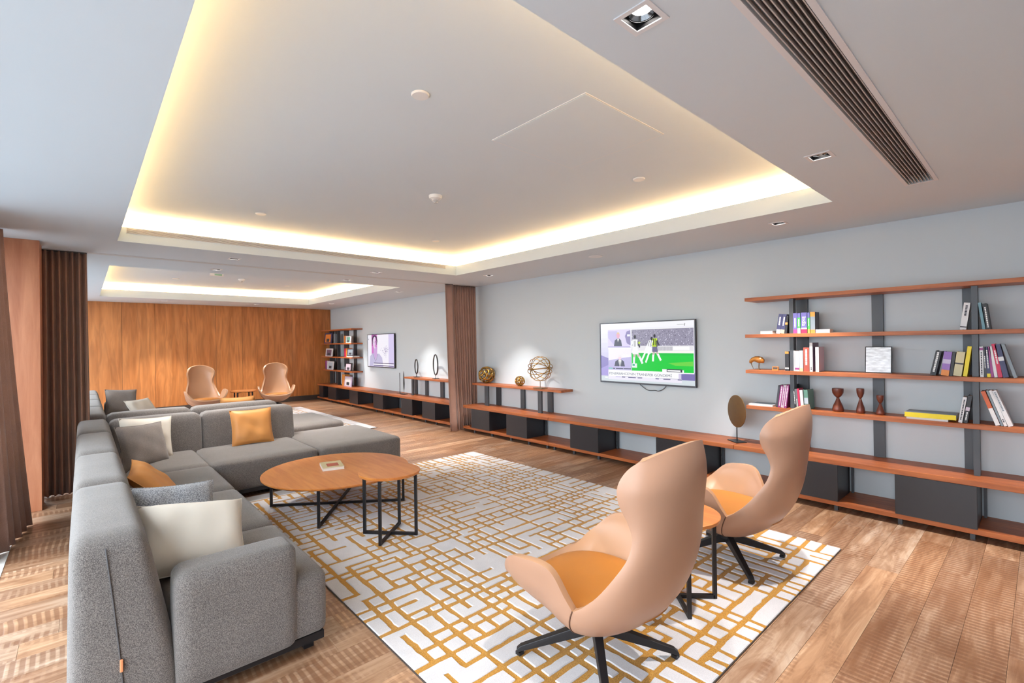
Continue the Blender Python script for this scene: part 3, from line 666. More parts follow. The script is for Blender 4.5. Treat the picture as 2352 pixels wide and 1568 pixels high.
# ------------------------------------------------------------------ armchairs
def make_chair(lbl):
    t = thing('armchair', lbl, 'armchair', (0, 0, 0), 0, 'leather swivel armchairs')
    back = [((0, -.515, 1.152), (.215, -.425, 1.098)), ((0, -.527, 1.10), (.252, -.375, 1.05)), ((0, -.53, 1.04), (.272, -.345, .985)), ((0, -.522, .95), (.268, -.348, .915)), ((0, -.505, .85), (.250, -.378, .84)), ((0, -.49, .76), (.246, -.395, .77)),
            ((0, -.475, .67), (.262, -.380, .69)), ((0, -.45, .565), (.288, -.335, .61)), ((0, -.405, .455), (.312, -.265, .515)), ((0, -.335, .355), (.328, -.195, .448)), ((0, -.24, .275), (.336, -.160, .424)), ((0, -.14, .222), (.337, -.152, .420)), ((0, -.05, .20), (.338, -.148, .420))]
    seat = [((0, -.05, .20), (.338, -.148, .420)), ((0, .04, .205), (.356, -.118, .478)), ((0, .10, .218), (.378, -.07, .566)), ((0, .155, .24), (.396, -.01, .598)), ((0, .215, .27), (.404, .10, .592)), ((0, .265, .302), (.396, .185, .570)), ((0, .305, .332), (.365, .255, .505)), ((0, .338, .358), (.30, .315, .425)), ((0, .360, .378), (.20, .345, .394))]
    def shell(name, rows, n):
        C = catmull([r[0] for r in rows], n); E = catmull([r[1] for r in rows], n); mb = MB(); m = 14
        for ri, (c, e) in enumerate(zip(C, E)):
            am = math.pi/2*(0.60+0.40*min(1, ri/(2.5*n))) if name == 'back_shell' else math.pi/2*(1-0.35*max(0, (ri-5*n)/(3.0*n)))
            for k in range(-m, m+1):
                u = k/m; a = abs(u)*am; s = math.sin(a)/math.sin(am); q = (1-math.cos(a))/(1-math.cos(am))
                mb.v.append((math.copysign(e.x*s, u), c.y+(e.y-c.y)*q, c.z+(e.z-c.z)*q))
        W = 2*m+1
        for i in range(len(C)-1):
            for k in range(W-1): mb.f.append((i*W+k, i*W+k+1, (i+1)*W+k+1, (i+1)*W+k))
        o = mb.obj(name, None, t, 180, fix=False)
        o.data.materials.append(m_leather_n); o.data.materials.append(m_leather_o)
        # outward = away from the seat centre axis
        s = o.modifiers.new('thick', 'SOLIDIFY'); s.thickness = 0.034; s.offset = SOFF; s.material_offset = 1; s.use_rim = True; s.use_even_offset = False
        b = o.modifiers.new('round', 'BEVEL'); b.width = 0.012; b.segments = 3; b.limit_method = 'ANGLE'; b.angle_limit = math.radians(50)
        return o
    shell('back_shell', back, 4); shell('seat_shell', seat, 4)
    mb = MB(); prof = [(0, .055), (.5, .052), (.8, .044), (.94, .026), (.97, .005), (.80, -.035), (.5, -.07), (0, -.085)]; nn = 40
    for r, z in prof:
        for k in range(nn):
            a = 2*math.pi*k/nn; ca, sa = math.cos(a), math.sin(a)
            ex = 0.295*math.copysign(abs(ca)**0.8, ca); ey = (0.335 if sa > 0 else 0.345)*math.copysign(abs(sa)**0.8, sa)
            yy = -0.025+r*ey; mb.v.append((r*ex*(1-.12*(yy < 0)*(yy/.37)**2), yy, 0.362+z+0.05*yy))
    for i in range(len(prof)-1):
        for k in range(nn): j = (k+1) % nn; mb.f.append((i*nn+k, i*nn+j, (i+1)*nn+j, (i+1)*nn+k))
    mb.obj('seat_cushion', m_leather_i, t, 180)
    for sg in (-1, 1):
        pth = [Vector((sg*.338*math.sin(a), -.05-.098*(1-math.cos(a)), .20+.220*(1-math.cos(a)))) for a in [k*math.pi/2/12 for k in range(3, 13)]]
        pth = [p+(p-Vector((0, -.08, .44))).normalized()*.0185 for p in pth]
        MB().sweep(pth, 0.003, 6).obj('seam', mat('seam_brown', (96, 64, 46), 0.8), t, 180)
    MB().lathe([(0.06, 0.145), (0.06, 0.165), (0.045, 0.17), (0.045, 0.21)], 24).obj('swivel_hub', m_black, t, 40)
    for k in range(4):
        a = math.pi/4+k*math.pi/2; d = Vector((math.cos(a), math.sin(a), 0)); s = Vector((-d.y, d.x, 0)); v = []
        for r, zb, zt, w in ((0.0, .115, .168, .026), (.06, .112, .166, .026), (.385, .022, .048, .019), (.405, .012, .030, .019)):
            v += [d*r+s*w+Vector((0, 0, zb)), d*r-s*w+Vector((0, 0, zb)), d*r-s*w*.8+Vector((0, 0, zt)), d*r+s*w*.8+Vector((0, 0, zt))]
        f = [(0, 1, 2, 3), (15, 14, 13, 12)]
        for i in range(3):
            for j in range(4): f.append((i*4+j, i*4+4+j, i*4+4+(j+1) % 4, i*4+(j+1) % 4))
        l = MB().add(v, f).obj('base_leg', m_black, t, bevel=0.003)
        fp = d*0.39; MB().cbox(fp.x, fp.y, 0.008, 0.03, 0.03, 0.016).obj('foot_pad', m_black, l)
    return t
SOFF = 0.0
ch = make_chair('tan leather high-backed swivel armchair nearest the viewer'); ch.location = (1.92, 1.53, 0.016)
dup(ch, (3.50, 1.57, 0.016), 0, 'tan leather high-backed swivel armchair in front of the bookcase')
dup(ch, (2.08, 12.85, 0.016), math.pi+0.06, 'far tan swivel armchair in front of the wood wall, nearer the window')
dup(ch, (3.60, 12.85, 0.016), math.pi-0.22, 'far tan swivel armchair in front of the wood wall, nearer the far bookcase')

# ------------------------------------------------------------------ bench modules
XB = 5.17
def bench(lbl, y0, y1, boxes, feet):
    t = thing('bench', lbl, 'bench', (0, 0, 0), 0, 'low wall benches')
    MB().box(XB, XW-0.002, y0+.002, y1-.002, 0.430, 0.475).obj('top_board', m_benchwood, t, bevel=0.003)
    MB().box(XB, XW-0.002, y0+.002, y1-.002, 0.055, 0.095).obj('lower_board', m_benchwood, t, bevel=0.003)
    for (a, b_) in boxes:
        bx = MB().box(XB-.004, XW-0.06, a, b_, 0.0955, 0.4295).obj('cabinet_box', m_blackbox, t, bevel=0.002)
        MB().box(XB-.010, XB-.004, a+.002, b_-.002, 0.098, 0.427).obj('door', m_blackbox, bx)
        MB().box(XW-0.06, XW-0.03, a-.03, a-.012, 0.0955, 0.4295).obj('rear_support', m_post, t)
    for yv in feet: MB().cbox(XB+.06, yv, 0.0275, 0.03, 0.03, 0.055).obj('foot', m_post, t); MB().cbox(XW-.08, yv, 0.0275, 0.03, 0.03, 0.055).obj('foot', m_post, t)
    return t
bench('low wood bench module under the brass spheres', 4.98, 7.13, [(6.36, 6.865), (5.43, 5.92)], (6.85, 6.36, 5.87, 5.45, 5.05))
bench('low wood bench module under the large television', 2.24, 4.98, [(4.04, 4.54), (2.557, 3.165)], (4.9, 4.52, 4.08, 3.1, 2.6))
bench('low wood bench module under the large bookcase', -0.9, 2.24, [(1.29, 1.674+.1), (0.367, 0.875), (-0.75, -0.25)], (2.15, 1.75, 1.32, 0.85, 0.4, -0.3, -.8))
bench('low wood bench module in the far lounge under the ring sculptures', 7.42, 10.05, [(8.05, 8.53), (8.93, 9.40)], (7.6, 8.1, 8.5, 9.0, 9.4, 9.9))
bench('low wood bench module in the far lounge by the wood wall', 10.05, 14.44, [(10.25, 10.74), (11.61, 12.12), (13.0, 13.57), (13.95, 14.25)], (10.3, 10.7, 11.6, 12.1, 13.0, 13.5, 14.3))

ZS = (0.895, 1.275, 1.655, 2.045); TH = 0.036
def bookcase(lbl, y0, y1, plates, blades, bx=(5.36, 5.44)):
    t = thing('bookcase', lbl, 'bookcase', (0, 0, 0), 0, 'open wall bookcases')
    for z in ZS: MB().box(5.30, XW-0.002, y0, y1, z-TH, z).obj('shelf', m_benchwood, t, bevel=0.002)
    lv = [0.476]+[v for z in ZS for v in (z-TH-.0005, z+.0005)]
    for (a, b_) in plates: 
        m_ = MB()
        for k in range(0, 8, 2): m_.box(XW-0.035, XW-0.004, a, b_, lv[k], lv[k+1])
        m_.obj('back_post', m_post, t)
    for (a, b_) in blades:
        m_ = MB()
        for k in range(0, 8, 2): m_.box(bx[0], bx[1], a, b_, lv[k], lv[k+1])
        m_.obj('front_post', m_post, t)
bookcase('wide open bookcase of wood shelves and graphite posts on the near wall', -0.85, 2.155, [(1.640, 1.746), (1.013, 1.100), (0.385, 0.470), (-0.3, -0.2)], [(1.703, 1.740), (0.360, 0.398), (-0.5, -.46)])
bookcase('tall open bookcase in the far lounge beside the wood wall', 12.28, 14.42, [(12.64, 12.79), (13.16, 13.44), (13.92, 14.08), (14.2, 14.40)], [(13.49, 13.53), (14.06, 14.10)], (5.42, 5.50))
def riser(lbl, y0, y1, backs, fronts):
    t = thing('raised_shelf', lbl, 'shelf', (0, 0, 0), 0, 'raised display shelves')
    MB().box(5.35, XW-.002, y0, y1, 0.835, 0.872).obj('board', m_benchwood, t, bevel=0.002)
    for (a, b_) in backs: MB().box(XW-.035, XW-.005, a, b_, .476, .8345).obj('post', m_post, t)
    for (a, b_) in fronts: MB().box(5.40, 5.43, a, b_, .476, .8345).obj('post', m_post, t)
riser('raised wood display shelf carrying the brass spheres', 4.87, 7.08, [(6.565, 6.675), (5.93, 6.025), (5.278, 5.384)], [(6.68, 6.78), (5.34, 5.42)])
riser('raised wood display shelf carrying the black rings in the far lounge', 7.6, 9.60, [(9.46, 9.56), (9.0, 9.1), (8.38, 8.50)], [(9.3, 9.36)])

# ------------------------------------------------------------------ televisions
class Pic:
    """flat picture made of coloured polygons; u to the right, v down, 0..1"""
    def __init__(s, w, h): s.mb = MB(); s.c = []; s.w = w; s.h = h; s.d = 0
    def poly(s, pts, rgb):
        s.d += 1; z = s.d*0.000012
        o = len(s.mb.v); s.mb.v += [((u-.5)*s.w, (.5-v)*s.h, z) for u, v in pts]; s.mb.f.append(tuple(range(o, o+len(pts)))); s.c.append(lin(rgb)); return s
    def rect(s, u0, v0, u1, v1, rgb): return s.poly([(u0, v0), (u0, v1), (u1, v1), (u1, v0)], rgb)
    def ell(s, u, v, ru, rv, rgb, n=14): return s.poly([(u+ru*math.cos(-2*math.pi*k/n), v+rv*math.sin(-2*math.pi*k/n)) for k in range(n)], rgb)
    def line(s, u0, v0, u1, v1, w, rgb):
        a = s.w/s.h; dx, dy = (u1-u0)*a, (v1-v0); L = math.hypot(dx, dy); nx, ny = -dy/L*w/2, dx/L*w/2
        return s.poly([(u0+nx/a, v0+ny), (u0-nx/a, v0-ny), (u1-nx/a, v1-ny), (u1+nx/a, v1+ny)], rgb)
    def text(s, body, u, v, width, height, rgb):
        me = text_mesh(body, 1.0, 'headline'); xs_ = [p.co.x for p in me.vertices]; ys_ = [p.co.y for p in me.vertices]
        sx = width*s.w/(max(xs_)-min(xs_)); sy = height*s.h/(max(ys_)-min(ys_)); cx_ = (max(xs_)+min(xs_))/2; cy_ = (max(ys_)+min(ys_))/2
        s.d += 1; z = s.d*0.000012; o = len(s.mb.v)
        s.mb.v += [((u-.5)*s.w+(p.co.x-cx_)*sx, (.5-v)*s.h+(p.co.y-cy_)*sy, z) for p in me.vertices]
        for p in me.polygons: s.mb.f.append(tuple(i+o for i in p.vertices)); s.c.append(lin(rgb))
        bpy.data.meshes.remove(me); return s
    def build(s, name, parent):
        o = s.mb.obj(name, m_screen, parent, fix=False)
        set_tone(o.data, s.c); return o
def tv(lbl, yc, zc, pic_fn, cable):
    W, H = 1.45, 0.845
    t = thing('television', lbl, 'television', (5.57, yc, zc), 0, 'wall televisions'); t.rotation_euler = (math.radians(90), 0, math.radians(-90))
    # local: x right, y up, z toward the room
    MB().box(-W/2, W/2, -H/2, H/2, -0.028, -0.002).obj('casing', m_black, t, bevel=0.004)
    b = 0.014; f = MB().box(-W/2, W/2, H/2-b, H/2, -0.002, 0.004).box(-W/2, W/2, -H/2, -H/2+b*1.5, -0.002, 0.004).box(-W/2, -W/2+b, -H/2+b*1.5, H/2-b, -0.002, 0.004).box(W/2-b, W/2, -H/2+b*1.5, H/2-b, -0.002, 0.004)
    f.obj('bezel', mat('gunmetal_bezel', (92, 94, 100), 0.35, metal=0.6), t)
    MB().box(-.2, .2, -.15, .15, -0.048, -0.028).obj('wall_bracket', m_black, t)
    p = Pic(W-2*b, H-2.5*b); pic_fn(p); s = p.build('screen', t); s.location = (0, b*.25, -0.0015)
    if cable: MB().sweep(catmull([(-0.10, -H/2+.01, -0.02), (0.0, -H/2-.06, -0.03), (0.05, -H/2-.075, -0.035), (0.14, -H/2-.07, -0.035), (0.19, -H/2-.075, -0.035), (0.26, -H/2-.045, -0.03), (0.32, -H/2+.01, -0.02)], 6), 0.0045, 8).obj('cable', m_post, t, 180)
def pic_match(p):
    r = random.Random(4)
    # studio backdrop, lavender deepening to the lower left
    for k in range(12): p.rect(0, k/12, 1, (k+1)/12, tuple(int(a+(b_-a)*(k/11)) for a, b_ in zip((246, 246, 252), (188, 180, 226))))
    p.poly([(0, .55), (0, .9), (.09, .9), (.09, .6)], (150, 140, 200)); p.poly([(0, .78), (0, .9), (.09, .9), (.09, .72)], (176, 164, 226)); p.rect(0, 0.91, 1, 1, (216, 226, 232))
    p.poly([(.86, .83), (.86, .92), (1, .92), (1, .80)], (126, 116, 178)); p.rect(.05, .065, .078, .14, (255, 255, 255))
    # upper presenter window
    p.rect(.088, .105, .352, .405, (222, 212, 244)); p.poly([(.088, .13), (.088, .24), (.16, .37), (.24, .38), (.2, .13)], (200, 190, 232)); p.poly([(.29, .22), (.31, .34), (.352, .38), (.352, .12), (.31, .14)], (146, 136, 186)); p.rect(.315, .19, .348, .225, (240, 240, 250))
    p.poly([(.16, .39), (.17, .29), (.20, .26), (.225, .26), (.245, .29), (.255, .39)], (74, 76, 96)); p.poly([(.20, .265), (.207, .32), (.222, .265)], (250, 250, 252)); p.ell(.211, .205, .02, .052, (232, 170, 196)); p.poly([(.19, .2), (.2, .152), (.222, .152), (.232, .2), (.222, .18), (.2, .178)], (226, 196, 150))
    p.rect(.088, .395, .352, .412, (180, 170, 220)); p.rect(.088, .412, .36, .44, (246, 244, 252))
    # lower presenter window
    p.rect(.092, .44, .356, .765, (244, 238, 252)); p.poly([(.092, .64), (.092, .765), (.356, .765), (.356, .57), (.22, .6)], (196, 188, 230))
    p.text('GUN', .297, .555, .075, .045, (255, 255, 255))
    p.poly([(.162, .735), (.175, .65), (.205, .625), (.25, .625), (.275, .65), (.285, .735)], (82, 84, 104)); p.poly([(.21, .63), (.222, .735), (.236, .735), (.246, .63)], (250, 250, 252)); p.poly([(.225, .65), (.223, .73), (.235, .73), (.231, .65)], (70, 72, 92)); p.ell(.227, .585, .018, .045, (244, 214, 226)); p.poly([(.208, .575), (.215, .54), (.24, .54), (.246, .575)], (238, 234, 238))
    p.rect(.092, .765, .14, .782, (110, 200, 190)); p.rect(.145, .766, .17, .782, (60, 62, 84)); p.rect(.18, .766, .265, .782, (60, 62, 84)); p.rect(.27, .766, .356, .782, (60, 62, 84))
    # match picture
    p.rect(.362, .105, .994, .82, (250, 250, 252)); p.rect(.366, .115, .992, .40, (150, 146, 168))
    for _ in range(520):
        u = r.uniform(.367, .985); v = r.uniform(.12, .385); g_ = r.choice((110, 128, 170, 196, 224)); s = r.uniform(.003, .007)
        p.rect(u, v, u+s, v+s*2.0, (g_, g_-4, g_+16))
    p.rect(.366, .385, .992, .50, (232, 230, 236)); p.rect(.80, .40, .955, .455, (252, 252, 255))
    for k in range(26): u = .62+k*.0068; p.rect(u, .40, u+.003, .47, (150, 150, 160))
    p.rect(.366, .465, .992, .503, (248, 246, 240))
    p.rect(.366, .503, .992, .805, (0, 208, 62)); p.rect(.366, .503, .992, .54, (0, 196, 66)); p.poly([(.75, .66), (.82, .70), (.985, .70), (.985, .63)], (110, 214, 70))
    def player(u, v, s, lean, shirt, short, sock, hair=(36, 36, 44)):
        p.line(u, v+.20*s, u-.012*s+lean*.5, v+.33*s, .045*s, (206, 190, 184)); p.line(u+.01*s, v+.20*s, u+.05*s+lean, v+.31*s, .045*s, (206, 190, 184))
        p.line(u-.012*s+lean*.5, v+.31*s, u-.015*s+lean*.6, v+.44*s, .04*s, sock); p.line(u+.05*s+lean, v+.30*s, u+.085*s+lean, v+.42*s, .04*s, sock)
        p.poly([(u-.028*s, v+.14*s), (u-.03*s, v+.26*s), (u+.04*s, v+.26*s), (u+.03*s, v+.14*s)], short)
        p.line(u-.028*s, v+.03*s, u-.05*s, v+.13*s, .03*s, shirt); p.line(u+.028*s, v+.03*s, u+.055*s, v+.14*s, .03*s, (60, 60, 70))
        p.poly([(u-.03*s, v), (u-.028*s, v+.16*s), (u+.03*s, v+.16*s), (u+.032*s, v)], shirt); p.ell(u, v-.045*s, .013*s, .035*s, hair)
    player(.405, .28, .95, .0, (244, 244, 248), (246, 244, 250), (240, 240, 246)); p.line(.398, .30, .398, .40, .008, (60, 60, 70)); p.line(.41, .30, .41, .40, .008, (60, 60, 70))
    p.ell(.452, .335, .012, .022, (196, 224, 80))
    player(.615, .265, .85, -.01, (200, 232, 40), (110, 106, 140), (250, 250, 252)); p.line(.605, .27, .605, .38, .016, (30, 50, 30)); p.line(.622, .27, .622, .38, .012, (30, 50, 30)); p.line(.637, .30, .64, .40, .02, (40, 40, 50))
    p.poly([(.555, .30), (.53, .39), (.575, .41), (.60, .31), (.58, .28)], (240, 240, 246)); p.line(.565, .30, .545, .40, .008, (90, 90, 100)); p.line(.585, .30, .57, .40, .008, (90, 90, 100)); p.poly([(.53, .38), (.50, .50), (.57, .52), (.59, .42)], (248, 248, 252)); p.line(.515, .50, .475, .63, .03, (250, 250, 252)); p.line(.555, .51, .52, .66, .03, (250, 250, 252)); p.ell(.585, .27, .012, .03, (40, 40, 48))
    p.rect(.37, .68, .425, .75, (235, 245, 240)); p.rect(.375, .69, .40, .72, (20, 180, 140)); p.rect(.69, .76, .735, .80, (250, 250, 252)); p.rect(.735, .755, .885, .80, (52, 54, 74)); p.rect(.742, .768, .868, .792, (250, 250, 252)); p.rect(.885, .765, .90, .82, (250, 250, 252))
    # headline bar and ticker
    p.rect(.092, .80, .875, .905, (252, 252, 254)); p.rect(.85, .82, .875, .905, (214, 206, 236))
    p.text("FENERBAHCE'NIN TRANSFER G\u00dcNDEM\u0130", .445, .853, .68, .055, (96, 106, 128))
    p.rect(.092, .905, .88, .965, (240, 236, 250)); p.rect(.18, .91, .24, .925, (206, 198, 236))
    for a, b_ in ((.25, .29), (.325, .41), (.43, .48), (.62, .655), (.70, .77), (.84, .88)): p.rect(a, .912, b_, .924, (84, 78, 130))
    p.rect(.25, .904, .48, .908, (100, 92, 150)); p.rect(.62, .904, .88, .908, (100, 92, 150)); p.rect(.05, .925, .085, .945, (250, 250, 252))
    p.rect(.84, .055, .905, .062, (196, 196, 200)); p.line(.915, .04, .91, .08, .01, (120, 120, 124))
def pic_woman(p):
    p.rect(0, 0, 1, 1, (244, 242, 252)); p.poly([(.8, 0), (.8, 1), (1, 1), (1, 0)], (214, 206, 242)); p.rect(.155, 0, .37, .62, (206, 120, 200)); p.poly([(.155, 0), (.155, .35), (.25, .35), (.25, 0)], (170, 90, 160))
    p.poly([(.19, .30), (.17, .12), (.22, .03), (.30, .01), (.36, .06), (.385, .2), (.36, .32)], (70, 52, 84))
    p.poly([(.23, .38), (.23, .62), (.26, .76), (.30, .83), (.37, .62), (.35, .38)], (206, 170, 222)); p.ell(.275, .25, .072, .19, (232, 208, 238)); p.poly([(.29, .08), (.30, .42), (.335, .36), (.35, .22), (.335, .12)], (206, 140, 206))
    p.ell(.25, .23, .014, .012, (60, 46, 70)); p.ell(.315, .225, .014, .012, (60, 46, 70)); p.poly([(.262, .345), (.29, .365), (.32, .34), (.29, .35)], (196, 80, 130)); p.line(.285, .24, .285, .30, .01, (200, 150, 200))
    p.poly([(.06, 1), (.09, .68), (.20, .58), (.235, .60), (.31, .84), (.37, .60), (.45, .60), (.56, .72), (.60, 1)], (196, 192, 224)); p.line(.2, .6, .305, .84, .016, (130, 120, 160)); p.line(.40, .6, .31, .84, .016, (130, 120, 160))
    r = random.Random(2)
    for _ in range(60):
        u = r.gauss(.69, .05); v = r.gauss(.5, .06); p.ell(u, v, .008, .012, r.choice(((150, 140, 190), (190, 180, 216), (120, 110, 150))), 6)
    p.line(.69, .5, .70, .72, .01, (180, 176, 206)); p.rect(.24, .88, .98, .90, (44, 40, 80)); p.rect(.22, .915, .98, .945, (250, 250, 254)); p.rect(.24, .955, .98, .975, (70, 60, 110)); p.rect(.03, .12, .045, .16, (110, 110, 120))
tv('large wall television showing a football match and a news headline', 3.575, 1.44, pic_match, True)
tv('wall television in the far lounge showing a woman in a pale top', 11.16, 1.445, pic_woman, False)

# ------------------------------------------------------------------ display objects
ZR = 0.872
def woven(lbl, c, rad, seed, thick):
    bm = bmesh.new(); bmesh.ops.create_icosphere(bm, subdivisions=2, radius=rad)
    r = random.Random(seed); es = [e for e in bm.edges]; r.shuffle(es)
    used = set(); kill = []
    for e in es:
        fs = [f.index for f in e.link_faces]
        if any(f in used for f in fs): continue
        if r.random() < 0.8: kill.append(e); used.update(fs)
    bmesh.ops.dissolve_edges(bm, edges=kill, use_verts=False)
    me = bpy.data.meshes.new('lattice'); bm.to_mesh(me); bm.free(); me.materials.append(m_brass)
    t = thing('woven_sphere', lbl, 'ornament', c, 0, 'woven brass spheres')
    o = bpy.data.objects.new('lattice', me); col.objects.link(o); o.parent = t
    w = o.modifiers.new('wire', 'WIREFRAME'); w.thickness = thick; w.use_even_offset = False; w.use_relative_offset = False
    s = o.modifiers.new('sub', 'SUBSURF'); s.levels = 1; s.render_levels = 2
    return t
woven('large woven brass sphere at the curtain end of the raised shelf', (5.47, 6.80, ZR+0.152), 0.15, 3, 0.03)
woven('small woven brass sphere in the middle of the raised shelf', (5.47, 5.91, ZR+0.084), 0.083, 5, 0.02)
t = thing('armillary_sphere', 'open brass ring sphere on a thin stand on the raised shelf', 'ornament', (5.405, 5.365, ZR))
MB().cbox(0, 0, 0.005, 0.14, 0.20, 0.010).obj('base_plate', m_bronze, t, bevel=0.001)
MB().sweep([(0, 0, 0.008), (0, 0, 0.115)], 0.005, 8).obj('stem', m_bronze, t)
cz = 0.31
for k, a in enumerate((0, 24, 48, 74, 100, 126, 152)):
    a = math.radians(a); n = 40; rx = 0.195; ry = 0.205 if k % 2 else 0.19; tilt = 0.12*(1 if k % 2 else -1)
    pts = []
    for i in range(n):
        q = 2*math.pi*i/n; yy = ry*math.cos(q); rr = rx*math.sin(q)
        p = Vector((rr*math.cos(a), yy, rr*math.sin(a))); p.rotate(Matrix.Rotation(tilt, 3, 'X')); pts.append(p+Vector((0, 0, cz)))
    MB().sweep(pts, 0.0055, 6, closed=True).obj('ring', m_brass, t, 180)
# bronze disc on a stand
t = thing('disc_sculpture', 'round bronze disc on a stem standing on the bench', 'sculpture', (5.38, 2.29, 0.475), math.radians(53))
MB().box(-.09, .09, -.06, .06, 0, 0.008).obj('base_plate', m_black, t, bevel=.001)
MB().sweep([(0, 0, .006), (0, 0, .16)], 0.006, 8).obj('stem', m_black, t)
mb = MB().lathe([(0.17, -.005), (0.178, -.003), (0.178, .003), (0.17, .005)], 48); mb.v = [(x, z, yv+.335) for x, yv, z in mb.v]; mb.obj('disc', m_bronze, t, 40)
def ring_stand(lbl, loc, h, rw):
    t = thing('ring_sculpture', lbl, 'sculpture', loc, math.radians(71), 'black ring sculptures')
    MB().box(-.07, .07, -.06, .06, 0, .01).obj('base_plate', m_black, t); MB().sweep([(0, 0, .008), (0, 0, .085)], .006, 8).obj('stem', m_black, t)
    c = .08+(h-.08)/2; a = (h-.08)/2
    MB().sweep([(rw*math.cos(2*math.pi*k/40), 0, c+a*math.sin(2*math.pi*k/40)) for k in range(40)], .013, 8, closed=True).obj('ring', m_black, t, 180)
ring_stand('tall black ring sculpture nearest the divider curtain', (5.47, 8.49, ZR), 0.50, 0.19)
ring_stand('smaller black ring sculpture on the far raised shelf', (5.47, 9.26, ZR), 0.39, 0.155)
t = thing('rod_sculpture', 'thin black rod on a small base on the far bench', 'sculpture', (5.42, 9.92, .475))
MB().box(-.05, .05, -.06, .06, 0, .008).obj('base_plate', m_black, t); MB().sweep([(0, 0, .006), (0, 0, .47)], .007, 8).obj('rod', m_black, t)
t = thing('leaf_sculpture', 'slim black blade-shaped sculpture on the far bench', 'sculpture', (5.38, 9.66, .475))
MB().box(-.06, .06, -.07, .07, 0, .01).obj('base_plate', m_black, t)
MB().sweep([(0, 0, .008), (0, 0, .08), (0, 0, .14), (0, 0, .24), (0, .003, .36), (0, .006, .46), (0, .01, .52)], [.006, .006, .018, .026, .022, .014, .003], 10, flat=.5).obj('blade', m_black, t, 180)
# bird figure
t = thing('bird_figure', 'small golden brown wooden bird bending to the bookcase shelf', 'ornament', (5.42, 2.075, 1.275))
mw = wood('bird_wood', (150, 92, 30), (202, 140, 62), 'Y', .35, 8, 8, .2)
MB().sweep([(0, -.060, .075), (0, -.052, .090), (0, -.032, .103), (0, -.005, .110), (0, .025, .114), (0, .048, .108), (0, .064, .096), (0, .074, .080), (0, .078, .068)], [.008, .026, .036, .036, .030, .024, .021, .017, .009], 14).obj('body', mw, t, 180)
MB().sweep([(0, .070, .075), (0, .060, .045), (0, .042, .002)], [.006, .004, .0015], 8).obj('beak', m_bronze, t, 180)
for s in (-1, 1): MB().sweep([(s*.014, -.018, .08), (s*.014, -.014, .03), (s*.014, -.016, .006)], .003, 6).obj('leg', m_bronze, t); MB().cbox(s*.014, -.008, .003, .008, .03, .006).obj('foot', m_bronze, t)
t = thing('name_plate', 'tiny wooden name block on the shelf beside the bird', 'ornament', (5.40, 1.89, 1.275))
MB().add([(-.016, -.03, 0), (.016, -.03, 0), (.016, .03, 0), (-.016, .03, 0), (-.002, -.03, .04), (.006, -.03, .04), (.006, .03, .04), (-.002, .03, .04)], [(0, 3, 2, 1), (4, 5, 6, 7), (0, 1, 5, 4), (3, 7, 6, 2), (0, 4, 7, 3), (1, 2, 6, 5)]).obj('block', m_table, t)
MB().add([(-.0125, -.022, .011), (-.0125, .022, .011), (-.0055, .022, .031), (-.0055, -.022, .031)], [(0, 1, 2, 3)]).obj('plate', m_base, t)
def candle(lbl, yv, h, r, rb, rc):
    t = thing('candle_holder', lbl, 'candle holder', (5.43, yv, .895), 0, 'turned wood candle holders')
    k = h
    MB().lathe([(rb*.85, 0), (rb, .03*k), (rb*1.0, .12*k), (rb*.86, .25*k), (rb*.5, .43*k), (rb*.26, .56*k), (rb*.24, .60*k)], 28).obj('stem', m_candle, t, 180)
    MB().lathe([(rb*.24, .60*k), (r*.62, .68*k), (r*.93, .80*k), (r, .92*k), (r*.98, k), (r*.78, k), (r*.70, .86*k), (r*.2, .80*k)], 28).obj('cup', m_candle, t, 60)
candle('tallest turned wood candle holder with a wide cup', 1.345, .222, .048, .047, 1)
candle('slim turned wood candle holder in the middle of three', 1.165, .232, .031, .035, 1)
candle('small turned wood candle holder in front of the middle post', 1.015, .178, .029, .033, 1)
t = thing('picture_frame', 'square silver abstract picture in a black frame on the bookcase', 'picture', (5.47, 1.035, 1.275)); t.rotation_euler = (0, math.radians(6), 0)
MB().box(0, .015, -.1, .1, 0, .245).obj('frame', m_black, t)
def silver():
    m, ns, ls, b = new_mat('silver_brushwork'); tc = N(ns, 'ShaderNodeTexCoord'); mp = N(ns, 'ShaderNodeMapping'); mp.inputs['Scale'].default_value = (1, 4, 14)
    n1 = N(ns, 'ShaderNodeTexNoise', i_Scale=4.0, i_Detail=6.0); rp = N(ns, 'ShaderNodeValToRGB'); rp.color_ramp.elements[0].position = .3; rp.color_ramp.elements[1].position = .62
    rp.color_ramp.elements[0].color = (*lin((176, 180, 186)), 1); rp.color_ramp.elements[1].color = (*lin((226, 230, 234)), 1)
    ls.new(tc.outputs['Object'], mp.inputs[0]); ls.new(mp.outputs[0], n1.inputs['Vector']); ls.new(n1.outputs[0], rp.inputs[0]); ls.new(rp.outputs[0], b.inputs['Base Color']); b.inputs['Roughness'].default_value = .35; b.inputs['Metallic'].default_value = .25
    return m
MB().box(-.002, .001, -.093, .093, .007, .238).obj('picture', silver(), t)

